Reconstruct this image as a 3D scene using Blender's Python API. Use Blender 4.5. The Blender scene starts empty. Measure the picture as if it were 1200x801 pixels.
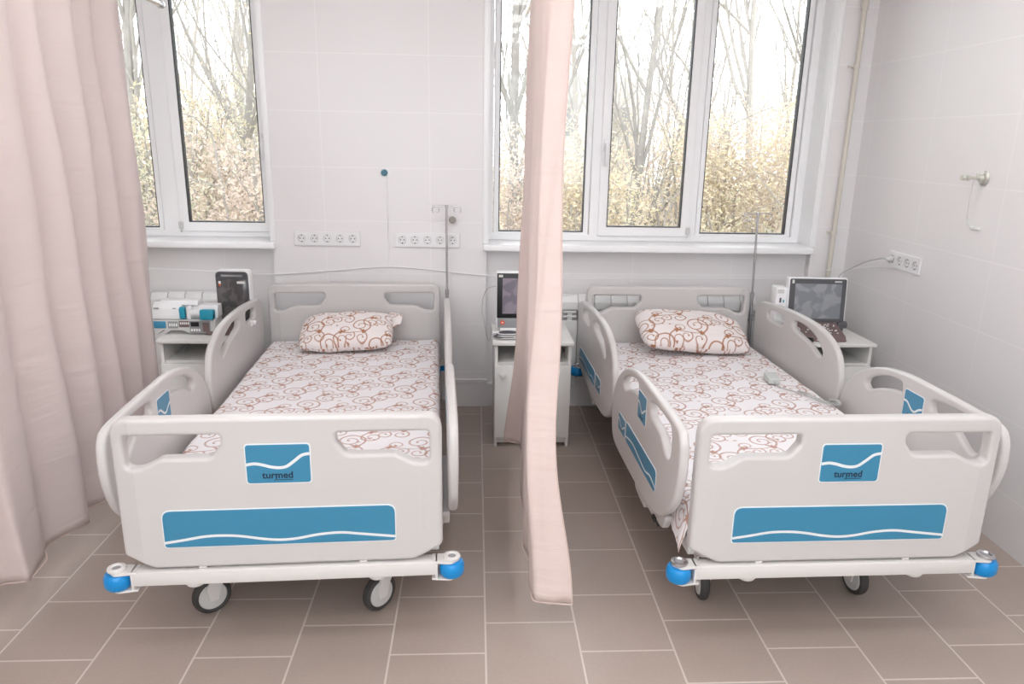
import bpy, bmesh, math, random
import numpy as np
from mathutils import Vector, Matrix, Euler, noise
from mathutils.geometry import tessellate_polygon
PI = math.pi
rnd = random.Random(7)
SC = bpy.context.scene
C = SC.collection

# ------------------------------------------------------------------ materials
def new_mat(name):
    m = bpy.data.materials.new(name); m.use_nodes = True
    nt = m.node_tree; nt.nodes.clear()
    out = nt.nodes.new('ShaderNodeOutputMaterial')
    return m, nt, out
def pbr(name, col, rough=.5, metal=0, spec=.5, bump=0, bscale=40, var=0, vscale=6, coat=0, sheen=0):
    m, nt, out = new_mat(name)
    p = nt.nodes.new('ShaderNodeBsdfPrincipled')
    p.inputs['Base Color'].default_value = (*col, 1)
    p.inputs['Roughness'].default_value = rough
    p.inputs['Metallic'].default_value = metal
    p.inputs['Specular IOR Level'].default_value = spec
    p.inputs['Coat Weight'].default_value = coat
    p.inputs['Sheen Weight'].default_value = sheen
    tc = nt.nodes.new('ShaderNodeTexCoord')
    if var:
        n = nt.nodes.new('ShaderNodeTexNoise'); n.inputs['Scale'].default_value = vscale; n.inputs['Detail'].default_value = 4
        mx = nt.nodes.new('ShaderNodeMix'); mx.data_type = 'RGBA'
        mx.inputs['A'].default_value = (*[c*(1-var) for c in col], 1); mx.inputs['B'].default_value = (*[min(1, c*(1+var)) for c in col], 1)
        nt.links.new(tc.outputs['Object'], n.inputs['Vector']); nt.links.new(n.outputs['Fac'], mx.inputs['Factor'])
        nt.links.new(mx.outputs['Result'], p.inputs['Base Color'])
    if bump:
        n = nt.nodes.new('ShaderNodeTexNoise'); n.inputs['Scale'].default_value = bscale; n.inputs['Detail'].default_value = 3
        b = nt.nodes.new('ShaderNodeBump'); b.inputs['Strength'].default_value = bump; b.inputs['Distance'].default_value = .002
        nt.links.new(tc.outputs['Object'], n.inputs['Vector']); nt.links.new(n.outputs['Fac'], b.inputs['Height'])
        nt.links.new(b.outputs['Normal'], p.inputs['Normal'])
    nt.links.new(p.outputs[0], out.inputs[0])
    return m
def brick_mat(name, base, base2, mortar, bw, rh, ms, offset, axes, origin, rough, bump=.3, noise_amt=.0, rot=0):
    """axes: which object coords feed brick x and y"""
    m, nt, out = new_mat(name)
    p = nt.nodes.new('ShaderNodeBsdfPrincipled'); p.inputs['Roughness'].default_value = rough
    tc = nt.nodes.new('ShaderNodeTexCoord'); sp = nt.nodes.new('ShaderNodeSeparateXYZ'); cb = nt.nodes.new('ShaderNodeCombineXYZ')
    nt.links.new(tc.outputs['Object'], sp.inputs[0])
    for k in range(2):
        a = nt.nodes.new('ShaderNodeMath'); a.operation = 'SUBTRACT'; a.inputs[1].default_value = origin[k]
        nt.links.new(sp.outputs[axes[k]], a.inputs[0]); nt.links.new(a.outputs[0], cb.inputs[k])
    br = nt.nodes.new('ShaderNodeTexBrick'); br.offset = offset; br.offset_frequency = 2; br.squash = 1
    br.inputs['Color1'].default_value = (*base, 1); br.inputs['Color2'].default_value = (*base2, 1); br.inputs['Mortar'].default_value = (*mortar, 1)
    br.inputs['Scale'].default_value = 1; br.inputs['Mortar Size'].default_value = ms; br.inputs['Mortar Smooth'].default_value = .1
    br.inputs['Bias'].default_value = 0; br.inputs['Brick Width'].default_value = bw; br.inputs['Row Height'].default_value = rh
    nt.links.new(cb.outputs[0], br.inputs['Vector'])
    col = br.outputs['Color']
    if noise_amt:
        n = nt.nodes.new('ShaderNodeTexNoise'); n.inputs['Scale'].default_value = 90; n.inputs['Detail'].default_value = 5; n.inputs['Roughness'].default_value = .7
        n2 = nt.nodes.new('ShaderNodeTexNoise'); n2.inputs['Scale'].default_value = 3.2; n2.inputs['Detail'].default_value = 3
        ad = nt.nodes.new('ShaderNodeMath'); ad.operation = 'ADD'
        nt.links.new(tc.outputs['Object'], n.inputs['Vector']); nt.links.new(tc.outputs['Object'], n2.inputs['Vector'])
        nt.links.new(n.outputs['Fac'], ad.inputs[0]); nt.links.new(n2.outputs['Fac'], ad.inputs[1])
        mr = nt.nodes.new('ShaderNodeMapRange'); mr.inputs['From Min'].default_value = .6; mr.inputs['From Max'].default_value = 1.4
        mr.inputs['To Min'].default_value = 1-noise_amt; mr.inputs['To Max'].default_value = 1+noise_amt
        nt.links.new(ad.outputs[0], mr.inputs['Value'])
        vm = nt.nodes.new('ShaderNodeVectorMath'); vm.operation = 'SCALE'
        nt.links.new(col, vm.inputs[0]); nt.links.new(mr.outputs[0], vm.inputs['Scale']); col = vm.outputs[0]
    nt.links.new(col, p.inputs['Base Color'])
    b = nt.nodes.new('ShaderNodeBump'); b.inputs['Strength'].default_value = bump; b.inputs['Distance'].default_value = .001; b.invert = True
    nt.links.new(br.outputs['Fac'], b.inputs['Height']); nt.links.new(b.outputs['Normal'], p.inputs['Normal'])
    nt.links.new(p.outputs[0], out.inputs[0])
    return m
def vine_mat(name, ground, line):
    m, nt, out = new_mat(name)
    p = nt.nodes.new('ShaderNodeBsdfPrincipled'); p.inputs['Roughness'].default_value = .85; p.inputs['Specular IOR Level'].default_value = .15
    p.inputs['Sheen Weight'].default_value = .1
    at = nt.nodes.new('ShaderNodeAttribute'); at.attribute_name = 'vine'
    mx = nt.nodes.new('ShaderNodeMix'); mx.data_type = 'RGBA'
    mx.inputs['A'].default_value = (*ground, 1); mx.inputs['B'].default_value = (*line, 1)
    nt.links.new(at.outputs['Fac'], mx.inputs['Factor']); nt.links.new(mx.outputs['Result'], p.inputs['Base Color'])
    tc = nt.nodes.new('ShaderNodeTexCoord'); n = nt.nodes.new('ShaderNodeTexNoise'); n.inputs['Scale'].default_value = 14; n.inputs['Detail'].default_value = 4
    b = nt.nodes.new('ShaderNodeBump'); b.inputs['Strength'].default_value = .5; b.inputs['Distance'].default_value = .006
    nt.links.new(tc.outputs['Object'], n.inputs['Vector']); nt.links.new(n.outputs['Fac'], b.inputs['Height']); nt.links.new(b.outputs['Normal'], p.inputs['Normal'])
    nt.links.new(p.outputs[0], out.inputs[0])
    return m
def cloth_mat(name, col, trans=.35, crease=True):
    m, nt, out = new_mat(name)
    d = nt.nodes.new('ShaderNodeBsdfPrincipled'); d.inputs['Base Color'].default_value = (*col, 1); d.inputs['Roughness'].default_value = .75
    d.inputs['Specular IOR Level'].default_value = .2; d.inputs['Sheen Weight'].default_value = .15
    t = nt.nodes.new('ShaderNodeBsdfTranslucent'); t.inputs['Color'].default_value = (*[min(1, c*1.02) for c in col], 1)
    mx = nt.nodes.new('ShaderNodeMixShader'); mx.inputs[0].default_value = trans
    tc = nt.nodes.new('ShaderNodeTexCoord'); mp = nt.nodes.new('ShaderNodeMapping'); mp.inputs['Scale'].default_value = (1.5, 1.5, 9)
    n = nt.nodes.new('ShaderNodeTexNoise'); n.inputs['Scale'].default_value = 1.6; n.inputs['Detail'].default_value = 3; n.inputs['Distortion'].default_value = .6
    b = nt.nodes.new('ShaderNodeBump'); b.inputs['Strength'].default_value = .35; b.inputs['Distance'].default_value = .02
    nt.links.new(tc.outputs['Object'], mp.inputs[0]); nt.links.new(mp.outputs[0], n.inputs['Vector']); nt.links.new(n.outputs['Fac'], b.inputs['Height'])
    nt.links.new(b.outputs['Normal'], d.inputs['Normal'])
    nt.links.new(d.outputs[0], mx.inputs[1]); nt.links.new(t.outputs[0], mx.inputs[2]); nt.links.new(mx.outputs[0], out.inputs[0])
    return m
def glass_mat():
    m, nt, out = new_mat('window_glass')
    t = nt.nodes.new('ShaderNodeBsdfTransparent'); t.inputs[0].default_value = (.97, .985, .98, 1)
    g = nt.nodes.new('ShaderNodeBsdfGlossy'); g.inputs['Roughness'].default_value = .02
    f = nt.nodes.new('ShaderNodeFresnel'); f.inputs[0].default_value = 1.45
    mx = nt.nodes.new('ShaderNodeMixShader')
    nt.links.new(f.outputs[0], mx.inputs[0]); nt.links.new(t.outputs[0], mx.inputs[1]); nt.links.new(g.outputs[0], mx.inputs[2]); nt.links.new(mx.outputs[0], out.inputs[0])
    return m
def emis(name, col, s):
    m, nt, out = new_mat(name)
    e = nt.nodes.new('ShaderNodeEmission'); e.inputs[0].default_value = (*col, 1); e.inputs[1].default_value = s
    nt.links.new(e.outputs[0], out.inputs[0]); return m
def leaf_mat(name, c1, c2, c3):
    m, nt, out = new_mat(name)
    oi = nt.nodes.new('ShaderNodeNewGeometry'); cr = nt.nodes.new('ShaderNodeValToRGB')
    cr.color_ramp.elements[0].color = (*c1, 1); cr.color_ramp.elements[1].color = (*c3, 1)
    e = cr.color_ramp.elements.new(.5); e.color = (*c2, 1)
    d = nt.nodes.new('ShaderNodeBsdfDiffuse'); t = nt.nodes.new('ShaderNodeBsdfTranslucent'); mx = nt.nodes.new('ShaderNodeMixShader'); mx.inputs[0].default_value = .4
    nt.links.new(oi.outputs['Random Per Island'], cr.inputs[0])
    nt.links.new(cr.outputs[0], d.inputs[0]); nt.links.new(cr.outputs[0], t.inputs[0])
    nt.links.new(d.outputs[0], mx.inputs[1]); nt.links.new(t.outputs[0], mx.inputs[2]); nt.links.new(mx.outputs[0], out.inputs[0])
    return m
def screen_mat(name, bg, blob, scale, rough=.12):
    m, nt, out = new_mat(name)
    p = nt.nodes.new('ShaderNodeBsdfPrincipled'); p.inputs['Roughness'].default_value = rough; p.inputs['Coat Weight'].default_value = .4
    tc = nt.nodes.new('ShaderNodeTexCoord'); n = nt.nodes.new('ShaderNodeTexNoise'); n.inputs['Scale'].default_value = scale; n.inputs['Detail'].default_value = 1.5; n.inputs['Distortion'].default_value = .4
    cr = nt.nodes.new('ShaderNodeValToRGB'); cr.color_ramp.elements[0].position = .48; cr.color_ramp.elements[1].position = .56
    cr.color_ramp.elements[0].color = (*bg, 1); cr.color_ramp.elements[1].color = (*blob, 1)
    nt.links.new(tc.outputs['Object'], n.inputs['Vector']); nt.links.new(n.outputs['Fac'], cr.inputs[0]); nt.links.new(cr.outputs[0], p.inputs['Base Color'])
    nt.links.new(p.outputs[0], out.inputs[0]); return m

FL = (.42, .345, .30)
M = {}
M['floor'] = brick_mat('floor_tile', FL, (.40, .328, .284), (.62, .56, .51), .3, .3, .0034, .5, (1, 0), (2.1337-.15, .0377), .38, .25, .07)
WC = (.84, .818, .822)
M['wall_b'] = brick_mat('wall_tile_back', WC, WC, (.89, .88, .88), .59, .295, .0025, 0, (0, 2), (-.845-.59*8, 1.101-.295*8), .33, .25)
M['wall_s'] = brick_mat('wall_tile_side', WC, WC, (.89, .88, .88), .59, .295, .0025, 0, (1, 2), (3.535-.59*12, 1.101-.295*8), .33, .25)
M['plaster'] = pbr('plaster', (.82, .80, .79), .9)
M['white'] = pbr('white_plastic', (.86, .86, .87), .3)
M['pvc'] = pbr('white_pvc', (.95, .95, .96), .28)
M['bed'] = pbr('bed_plastic', (.635, .615, .608), .3, spec=.5, bump=.05, bscale=300)
M['beam'] = pbr('painted_steel', (.76, .74, .72), .35)
M['blue'] = pbr('blue_inlay', (.045, .25, .42), .32, bump=.04, bscale=500)
M['bumper'] = pbr('blue_rubber', (.0, .27, .68), .3, coat=.2)
M['line'] = pbr('white_line', (.80, .84, .86), .4)
M['dark'] = pbr('dark_print', (.01, .03, .06), .5)
M['black'] = pbr('black_plastic', (.015, .015, .017), .35)
M['rubber'] = pbr('tyre_rubber', (.05, .048, .048), .6)
M['greyp'] = pbr('grey_plastic', (.30, .30, .31), .4)
M['lgrey'] = pbr('light_grey_plastic', (.62, .62, .61), .35)
M['dgrey'] = pbr('dark_grey_plastic', (.09, .09, .10), .35)
M['chrome'] = pbr('chrome', (.62, .62, .64), .2, metal=1)
M['teal'] = pbr('teal_plastic', (.02, .33, .47), .3)
M['cab'] = pbr('white_laminate', (.80, .79, .77), .4)
M['rad'] = pbr('white_enamel', (.80, .80, .80), .3)
M['slot'] = pbr('slot_shadow_grey', (.45, .45, .46), .6)
M['cream'] = pbr('cream_pipe_paint', (.68, .64, .57), .45)
M['orange'] = pbr('orange_button', (.80, .12, .05), .4)
M['brown'] = pbr('brown_panel', (.19, .13, .125), .45)
M['cable'] = pbr('white_cable', (.88, .88, .88), .45)
M['gcable'] = pbr('grey_cable', (.42, .42, .42), .45)
M['mattress'] = pbr('mattress_cover', (.62, .60, .60), .7)
M['sheet'] = vine_mat('vine_sheet', (.89, .865, .885), (.50, .30, .24))
M['pillow'] = vine_mat('vine_pillowcase', (.88, .82, .81), (.42, .19, .10))
M['curtain'] = cloth_mat('pink_curtain', (.84, .735, .71), .18)
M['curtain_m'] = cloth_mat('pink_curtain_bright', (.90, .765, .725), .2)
M['hem'] = cloth_mat('pink_hem', (.80, .64, .59), .12)
M['glass'] = glass_mat()
M['gasket'] = pbr('gasket', (.03, .03, .035), .5)
M['screen_g'] = screen_mat('screen_grey', (.22, .235, .26), (.30, .315, .34), 14)
M['screen_p'] = screen_mat('screen_mauve', (.21, .19, .235), (.29, .26, .31), 16)
M['screen_d'] = screen_mat('screen_dark', (.075, .072, .075), (.13, .12, .12), 22)
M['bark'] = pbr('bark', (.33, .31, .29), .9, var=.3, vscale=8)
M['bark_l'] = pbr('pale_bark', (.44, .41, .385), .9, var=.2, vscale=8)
M['leaf1'] = leaf_mat('leaf_yellow', (.72, .63, .42), (.64, .54, .45), (.58, .56, .41))  # leaf tones paled, outdoor haze is put into their colour
M['leaf2'] = leaf_mat('leaf_brown', (.68, .55, .48), (.61, .52, .47), (.68, .60, .48))
M['leaf3'] = leaf_mat('leaf_green', (.52, .54, .43), (.61, .58, .43), (.58, .51, .44))
M['ground'] = pbr('leaf_litter', (.36, .29, .20), .95, var=.4, vscale=1.2)
M['render'] = pbr('pale_render', (.62, .62, .62), .8)
M['fill_glow'] = emis('added_fill_glow', (.985, .985, 1), 4.6)  # glow of the added, unseen ceiling fill panels

# ------------------------------------------------------------------ mesh builder
class MB:
    def __init__(s): s.v = []; s.f = []; s.m = []
    def add(s, v, f, mi=0, mp=None):
        o = len(s.v)
        s.v += [tuple(mp(*p)) if mp else tuple(p) for p in v]
        s.f += [tuple(i+o for i in q) for q in f]; s.m += [mi]*len(f); return s
    def box(s, a, b, mi=0, r=0, seg=2):
        bm = bmesh.new(); bmesh.ops.create_cube(bm, size=1)
        for w in bm.verts: w.co = Vector([(a[k]+b[k])/2+w.co[k]*(b[k]-a[k]) for k in range(3)])
        if r:
            r = min(r, .49*min(abs(b[k]-a[k]) for k in range(3)))
            bmesh.ops.bevel(bm, geom=bm.edges[:], offset=r, segments=seg, affect='EDGES', profile=.5)
        return s.bm(bm, mi)
    def bm(s, bm, mi=0, mp=None):
        bm.verts.index_update()
        s.add([w.co[:] for w in bm.verts], [[w.index for w in f.verts] for f in bm.faces], mi, mp); bm.free(); return s
    def tube(s, pts, r, n=8, mi=0, caps=True, closed=False):
        P = [Vector(p) for p in pts]; R = r if isinstance(r, (list, tuple)) else [r]*len(P); N = len(P)
        V = []; F = []; up = None
        for i, p in enumerate(P):
            t = (P[(i+1) % N]-P[i-1]) if closed else (P[min(i+1, N-1)]-P[max(i-1, 0)])
            t = t.normalized() if t.length > 1e-9 else Vector((0, 0, 1))
            if up is None: up = t.orthogonal().normalized()
            up = (up-t*up.dot(t)); up = up.normalized() if up.length > 1e-6 else t.orthogonal().normalized()
            b = t.cross(up)
            V += [p+(up*math.cos(2*PI*k/n)+b*math.sin(2*PI*k/n))*R[i] for k in range(n)]
        for i in range(N if closed else N-1):
            j = (i+1) % N
            for k in range(n): F.append((i*n+k, i*n+(k+1) % n, j*n+(k+1) % n, j*n+k))
        if caps and not closed: F += [tuple(range(n))[::-1], tuple((N-1)*n+k for k in range(n))]
        return s.add(V, F, mi)
    def lathe(s, prof, o=(0, 0, 0), ax=(0, 0, 1), n=24, mi=0, cap=True):
        """prof: (radius, height) list along ax"""
        ax = Vector(ax).normalized(); u = ax.orthogonal().normalized(); w = ax.cross(u); o = Vector(o); V = []; F = []
        for r, h in prof:
            V += [o+ax*h+(u*math.cos(2*PI*k/n)+w*math.sin(2*PI*k/n))*max(r, 1e-5) for k in range(n)]
        for i in range(len(prof)-1):
            for k in range(n): F.append((i*n+k, i*n+(k+1) % n, (i+1)*n+(k+1) % n, (i+1)*n+k))
        if cap: F += [tuple(range(n))[::-1], tuple((len(prof)-1)*n+k for k in range(n))]
        return s.add(V, F, mi)
    def plate(s, outer, holes=(), h=.02, r=.01, seg=4, mi=0, mp=None):
        """flat board in (a,b), thickness +-h along c, rounded edges; outer and holes are dense loops"""
        def area(l): return sum(l[i-1][0]*l[i][1]-l[i][0]*l[i-1][1] for i in range(len(l)))/2
        loops = [outer if area(outer) > 0 else outer[::-1]]+[(q if area(q) < 0 else q[::-1]) for q in holes]
        rings = [(r*(1-math.sin(t*PI/2/seg)), h-r*(1-math.cos(t*PI/2/seg))) for t in range(seg+1)]
        rings = [(r+.0015, h)]+rings if r else [(0, h)]
        rings = rings+[(q[0], -q[1]) for q in rings[::-1]]
        nr = len(rings); V = []; F = []; base = []
        for lp in loops:
            n = len(lp); base.append(len(V)); N = []
            for i in range(n):
                p0, p1, p2 = lp[i-1], lp[i], lp[(i+1) % n]
                t = Vector((p2[0]-p0[0], p2[1]-p0[1])); t = t.normalized() if t.length > 1e-9 else Vector((1, 0)); N.append(Vector((-t.y, t.x)))
            for q in rings:
                V += [(lp[i][0]+N[i].x*q[0], lp[i][1]+N[i].y*q[0], q[1]) for i in range(n)]
            o = base[-1]
            for k in range(nr-1):
                for i in range(n):
                    j = (i+1) % n; F.append((o+k*n+i, o+(k+1)*n+i, o+(k+1)*n+j, o+k*n+j))
        for side, k in ((0, 0), (1, nr-1)):
            polys = []; idx = []
            for o, lp in zip(base, loops):
                n = len(lp); polys.append([Vector((V[o+k*n+i][0], V[o+k*n+i][1], 0)) for i in range(n)]); idx += [o+k*n+i for i in range(n)]
            for t in tessellate_polygon(polys):
                a, b, c = [idx[i] for i in t]
                cr = (V[b][0]-V[a][0])*(V[c][1]-V[a][1])-(V[b][1]-V[a][1])*(V[c][0]-V[a][0])
                if abs(cr) < 1e-12: continue
                F.append((a, b, c) if (cr > 0) == (side == 0) else (a, c, b))
        return s.add(V, F, mi, mp)
    def obj(s, name, mats, parent=None, smooth=True, angle=38, loc=None, rot=None):
        me = bpy.data.meshes.new(name); me.from_pydata(s.v, [], s.f)
        mats = mats if isinstance(mats, (list, tuple)) else [mats]
        for x in mats: me.materials.append(M[x] if isinstance(x, str) else x)
        me.polygons.foreach_set('material_index', s.m); me.update()
        bm = bmesh.new(); bm.from_mesh(me); bmesh.ops.recalc_face_normals(bm, faces=bm.faces[:]); bm.to_mesh(me); bm.free()
        if smooth:
            me.polygons.foreach_set('use_smooth', [True]*len(me.polygons)); me.set_sharp_from_angle(angle=math.radians(angle))
        o = bpy.data.objects.new(name, me); C.objects.link(o)
        if parent: o.parent = parent
        if loc: o.location = loc
        if rot: o.rotation_euler = rot
        return o
def tag(o, label=None, cat=None, group=None, kind=None):
    if label: o['label'] = label
    if cat: o['category'] = cat
    if group: o['group'] = group
    if kind: o['kind'] = kind
    return o
def thing(name, label, cat, loc=(0, 0, 0), rz=0, group=None, rot=None):
    o = bpy.data.objects.new(name, None); o.empty_display_size = .1; C.objects.link(o)
    o.location = loc; o.rotation_euler = rot or (0, 0, rz); return tag(o, label, cat, group)
def struct(o): o['kind'] = 'structure'; return o
def rpoly(pts, seg=6):
    """rounded polygon: pts (x,y,r)"""
    out = []; n = len(pts)
    for i in range(n):
        p = Vector(pts[i][:2]); a = Vector(pts[i-1][:2]); b = Vector(pts[(i+1) % n][:2]); r = pts[i][2] if len(pts[i]) > 2 else 0
        if r <= 0: out.append(tuple(p)); continue
        u = (a-p); v = (b-p); ang = u.angle(v); d = min(r/math.tan(ang/2), .48*u.length, .48*v.length)
        p0 = p+u.normalized()*d; p1 = p+v.normalized()*d
        for k in range(seg+1):
            t = k/seg; out.append(tuple(p0*(1-t)**2+p*2*t*(1-t)+p1*t*t))
    return out
def catmull(pts, n=8, closed=True):
    P = [Vector(p) for p in pts]; N = len(P); out = []
    rng = range(N) if closed else range(N-1)
    for i in rng:
        g = (lambda k: P[k % N]) if closed else (lambda k: P[max(0, min(N-1, k))])
        a, b, c, d = g(i-1), g(i), g(i+1), g(i+2)
        for k in range(n):
            t = k/n; out.append(tuple(.5*((2*b)+(c-a)*t+(2*a-5*b+4*c-d)*t*t+(3*b-a-3*c+d)*t**3)))
    if not closed: out.append(tuple(P[-1]))
    return out
def rect(x0, y0, x1, y1, r=.01): return rpoly([(x0, y0, r), (x1, y0, r), (x1, y1, r), (x0, y1, r)])
def text_mesh(txt, size, mb, mi, mp, shear=0, depth=.0003):
    cu = bpy.data.curves.new('t', 'FONT'); cu.body = txt; cu.size = size; cu.align_x = 'CENTER'; cu.shear = shear; cu.resolution_u = 3; cu.offset = size*.022
    o = bpy.data.objects.new('t', cu); C.objects.link(o)
    me = bpy.data.meshes.new_from_object(o.evaluated_get(bpy.context.evaluated_depsgraph_get()))
    mb.add([v.co[:] for v in me.vertices], [list(p.vertices) for p in me.polygons], mi, mp)
    bpy.data.objects.remove(o); bpy.data.curves.remove(cu); bpy.data.meshes.remove(me)
def ribbon(mb, pts, w, c, mi, mp):
    """flat band of width w following pts in (a,b) at height c"""
    P = catmull([(p[0], p[1], 0) for p in pts], 6, closed=False); V = []; F = []
    for i, p in enumerate(P):
        a, b = Vector(P[max(0, i-1)]), Vector(P[min(len(P)-1, i+1)]); t = (b-a).normalized(); n = Vector((-t.y, t.x, 0))
        V += [(p[0]+n.x*w/2, p[1]+n.y*w/2, c), (p[0]-n.x*w/2, p[1]-n.y*w/2, c)]
    for i in range(len(P)-1): F.append((2*i, 2*i+1, 2*i+3, 2*i+2))
    mb.add(V, F, mi, mp)

# ------------------------------------------------------------------ vine pattern (bed linen print)
TW, TH, RES = .44, .40, .0014
NX, NY = int(TW/RES), int(TH/RES)
def make_vines():
    R = random.Random(21); A = np.zeros((NY, NX), np.float32)
    def stamp(x, y, r):
        ri = int(r/RES)+3; cx, cy = int(x/RES), int(y/RES)
        ii = np.arange(-ri, ri+1); X = (cx+ii)*RES-x; Y = (cy+ii)*RES-y
        d = np.sqrt(X[None, :]**2+Y[:, None]**2); val = np.clip((r-d)/.0018+.5, 0, 1).astype(np.float32)
        ix = np.ix_((cy+ii) % NY, (cx+ii) % NX); A[ix] = np.maximum(A[ix], val)
    def branch(x, y, h, k0, k1, L, w=.0030, end=True, pw=1.5):
        n = int(L/.0012)
        for i in range(n):
            t = i/n; stamp(x, y, max(.0014, w*(1-.5*t)))
            h += (k0+k1*t**pw)*.0012; x += math.cos(h)*.0012; y += math.sin(h)*.0012
        if end: stamp(x, y, .0042)
        return x, y, h
    def scroll(x, y, h, s, R, turns, w, a0=0):
        L = sum((R*(1-k/200)+.008) for k in range(200))*turns*2*PI/200; d = 0; th = 0; T = turns*2*PI
        while th < T:
            rho = R*(1-th/T)+.008; ds = .0012; stamp(x, y, max(.0016, 1.12*w*(1-.45*th/T)))
            h += s*ds/rho; th += ds/rho; x += math.cos(h)*ds; y += math.sin(h)*ds
        stamp(x, y, .0042)
    def leaf(x, y, h, L, w):
        for i in range(14):
            t = i/13; stamp(x+math.cos(h)*L*t, y+math.sin(h)*L*t, max(.0006, w*math.sin(PI*min(1, (t*.85+.15)))**.8)); h += .04
    def star(x, y, h, s):
        for da, L in ((.5, .020), (1.5, .026), (-.6, .022), (-1.7, .016)): leaf(x, y, h+da*s, L, .0046)
    J = [(.04, .03, .1, 1), (.26, .02, -.15, 1), (.19, .158, .05, 1), (.41, .17, .25, 1), (.11, .30, -.05, 1), (.335, .29, .2, 1)]
    for x, y, h, s in J:
        x2, y2, h2 = branch(x, y, h, -5*s, 16*s, .10, .0030, False, 1)
        scroll(x2, y2, h2, s, .046, 1.8, .0029)          # big scroll
        scroll(x2, y2, h2-.5*s, -s, .025, 1.25, .0025)     # counter scroll
        star(x2, y2, h2, s)
        scroll(x, y, h+PI, s, .034, 1.5, .0027)           # back scroll
        scroll(x, y, h+PI-.7*s, -s, .020, 1.1, .0023)
        star(x, y, h+PI*.6, -s)
        hx, hy = x+math.cos(h)*.055, y+math.sin(h)*.055-.004*s
        scroll(hx, hy, h-.8*s, -s, .020, 1.1, .0023)
        for q in range(3):
            a = h-s*R.uniform(.9, 2.2); d = R.uniform(.06, .10); leaf(x+math.cos(a)*d, y+math.sin(a)*d, R.uniform(0, 6.28), .014, .0034)
    return A
VINE = make_vines()
def vine_lookup(u, v):
    x = (np.mod(u, TW)/RES)-.5; y = (np.mod(v, TH)/RES)-.5
    x0 = np.floor(x).astype(int); y0 = np.floor(y).astype(int); fx = x-x0; fy = y-y0
    g = lambda a, b: VINE[np.mod(b, NY), np.mod(a, NX)]
    return (g(x0, y0)*(1-fx)+g(x0+1, y0)*fx)*(1-fy)+(g(x0, y0+1)*(1-fx)+g(x0+1, y0+1)*fx)*fy
def grid_obj(name, X, Y, Z, U, V, mat, parent, sc=1.0, close=False):
    ny, nx = X.shape; me = bpy.data.meshes.new(name)
    co = np.stack([X, Y, Z], -1).reshape(-1, 3)
    i = np.arange(ny*nx).reshape(ny, nx)
    f = np.stack([i[:-1, :-1], i[:-1, 1:], i[1:, 1:], i[1:, :-1]], -1).reshape(-1, 4)
    me.vertices.add(len(co)); me.vertices.foreach_set('co', co.ravel().astype(np.float32))
    me.loops.add(f.size); me.loops.foreach_set('vertex_index', f.ravel().astype(np.int32))
    me.polygons.add(len(f)); me.polygons.foreach_set('loop_start', (np.arange(len(f))*4).astype(np.int32))
    me.polygons.foreach_set('use_smooth', np.ones(len(f), bool)); me.update(calc_edges=True)
    at = me.attributes.new('vine', 'FLOAT', 'POINT'); at.data.foreach_set('value', vine_lookup(U.ravel()*sc, V.ravel()*sc).astype(np.float32))
    me.materials.append(M[mat]); o = bpy.data.objects.new(name, me); C.objects.link(o); o.parent = parent
    return o
def wnoise(X, Y, f, seed=0):
    """cheap smooth noise"""
    r = np.random.RandomState(seed); Z = np.zeros_like(X)
    for k in range(9):
        a = r.uniform(0, 2*PI); q = f*r.uniform(.5, 1.6); Z += np.sin((X*math.cos(a)+Y*math.sin(a))*q+r.uniform(0, 6.28)+.8*np.sin(X*q*.6+k))
    return Z/4.5

# ------------------------------------------------------------------ beds
FOOT = catmull([(.005, .56), (.0, .64), (.015, .695), (.06, .722), (.2, .729), (.4, .730), (.55, .728), (.70, .706), (.82, .662), (.91, .60), (.965, .53), (.985, .45), (.98, .38), (.95, .325), (.88, .303), (.7, .300), (.45, .306), (.25, .325), (.14, .375), (.05, .455)], 6)
FH1 = catmull([(.78, .637), (.70, .672), (.62, .688), (.565, .69), (.55, .672), (.557, .652), (.62, .642), (.70, .620), (.76, .595), (.79, .598), (.798, .615)], 4)
FH2 = catmull([(.37, .668), (.352, .690), (.25, .697), (.14, .695), (.108, .678), (.102, .615), (.122, .588), (.158, .590), (.20, .615), (.24, .632), (.34, .637), (.364, .648)], 4)
HEAD = catmull([(2.0, .60), (1.995, .66), (1.96, .698), (1.90, .716), (1.75, .731), (1.6, .741), (1.42, .744), (1.27, .737), (1.15, .712), (1.06, .667), (1.015, .60), (1.0, .53), (1.005, .46), (1.045, .39), (1.12, .34), (1.22, .318), (1.4, .31), (1.6, .315), (1.80, .335), (1.92, .365), (1.98, .43), (1.998, .5)], 6)
HH1 = catmull([(1.83, .672), (1.80, .690), (1.66, .700), (1.632, .688), (1.635, .652), (1.665, .640), (1.80, .637), (1.828, .65)], 4)
HH2 = catmull([(1.50, .703), (1.38, .704), (1.26, .678), (1.19, .635), (1.188, .608), (1.225, .600), (1.32, .632), (1.43, .650), (1.505, .664), (1.52, .685)], 4)
def board_outline():
    return rpoly([(-.475, .335, .02), (-.385, .293, .03), (.385, .293, .03), (.475, .335, .02), (.475, .772, .062), (-.475, .772, .062)], 10)
def board_holes():
    R = [(.163, .720, .018), (.438, .720, .018), (.438, .616, .020), (.392, .620, .02), (.335, .650, .03), (.195, .650, .03), (.166, .688, .02)]
    return [rpoly(R, 6), rpoly([(-p[0], *p[1:]) for p in R], 6)]
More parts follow.
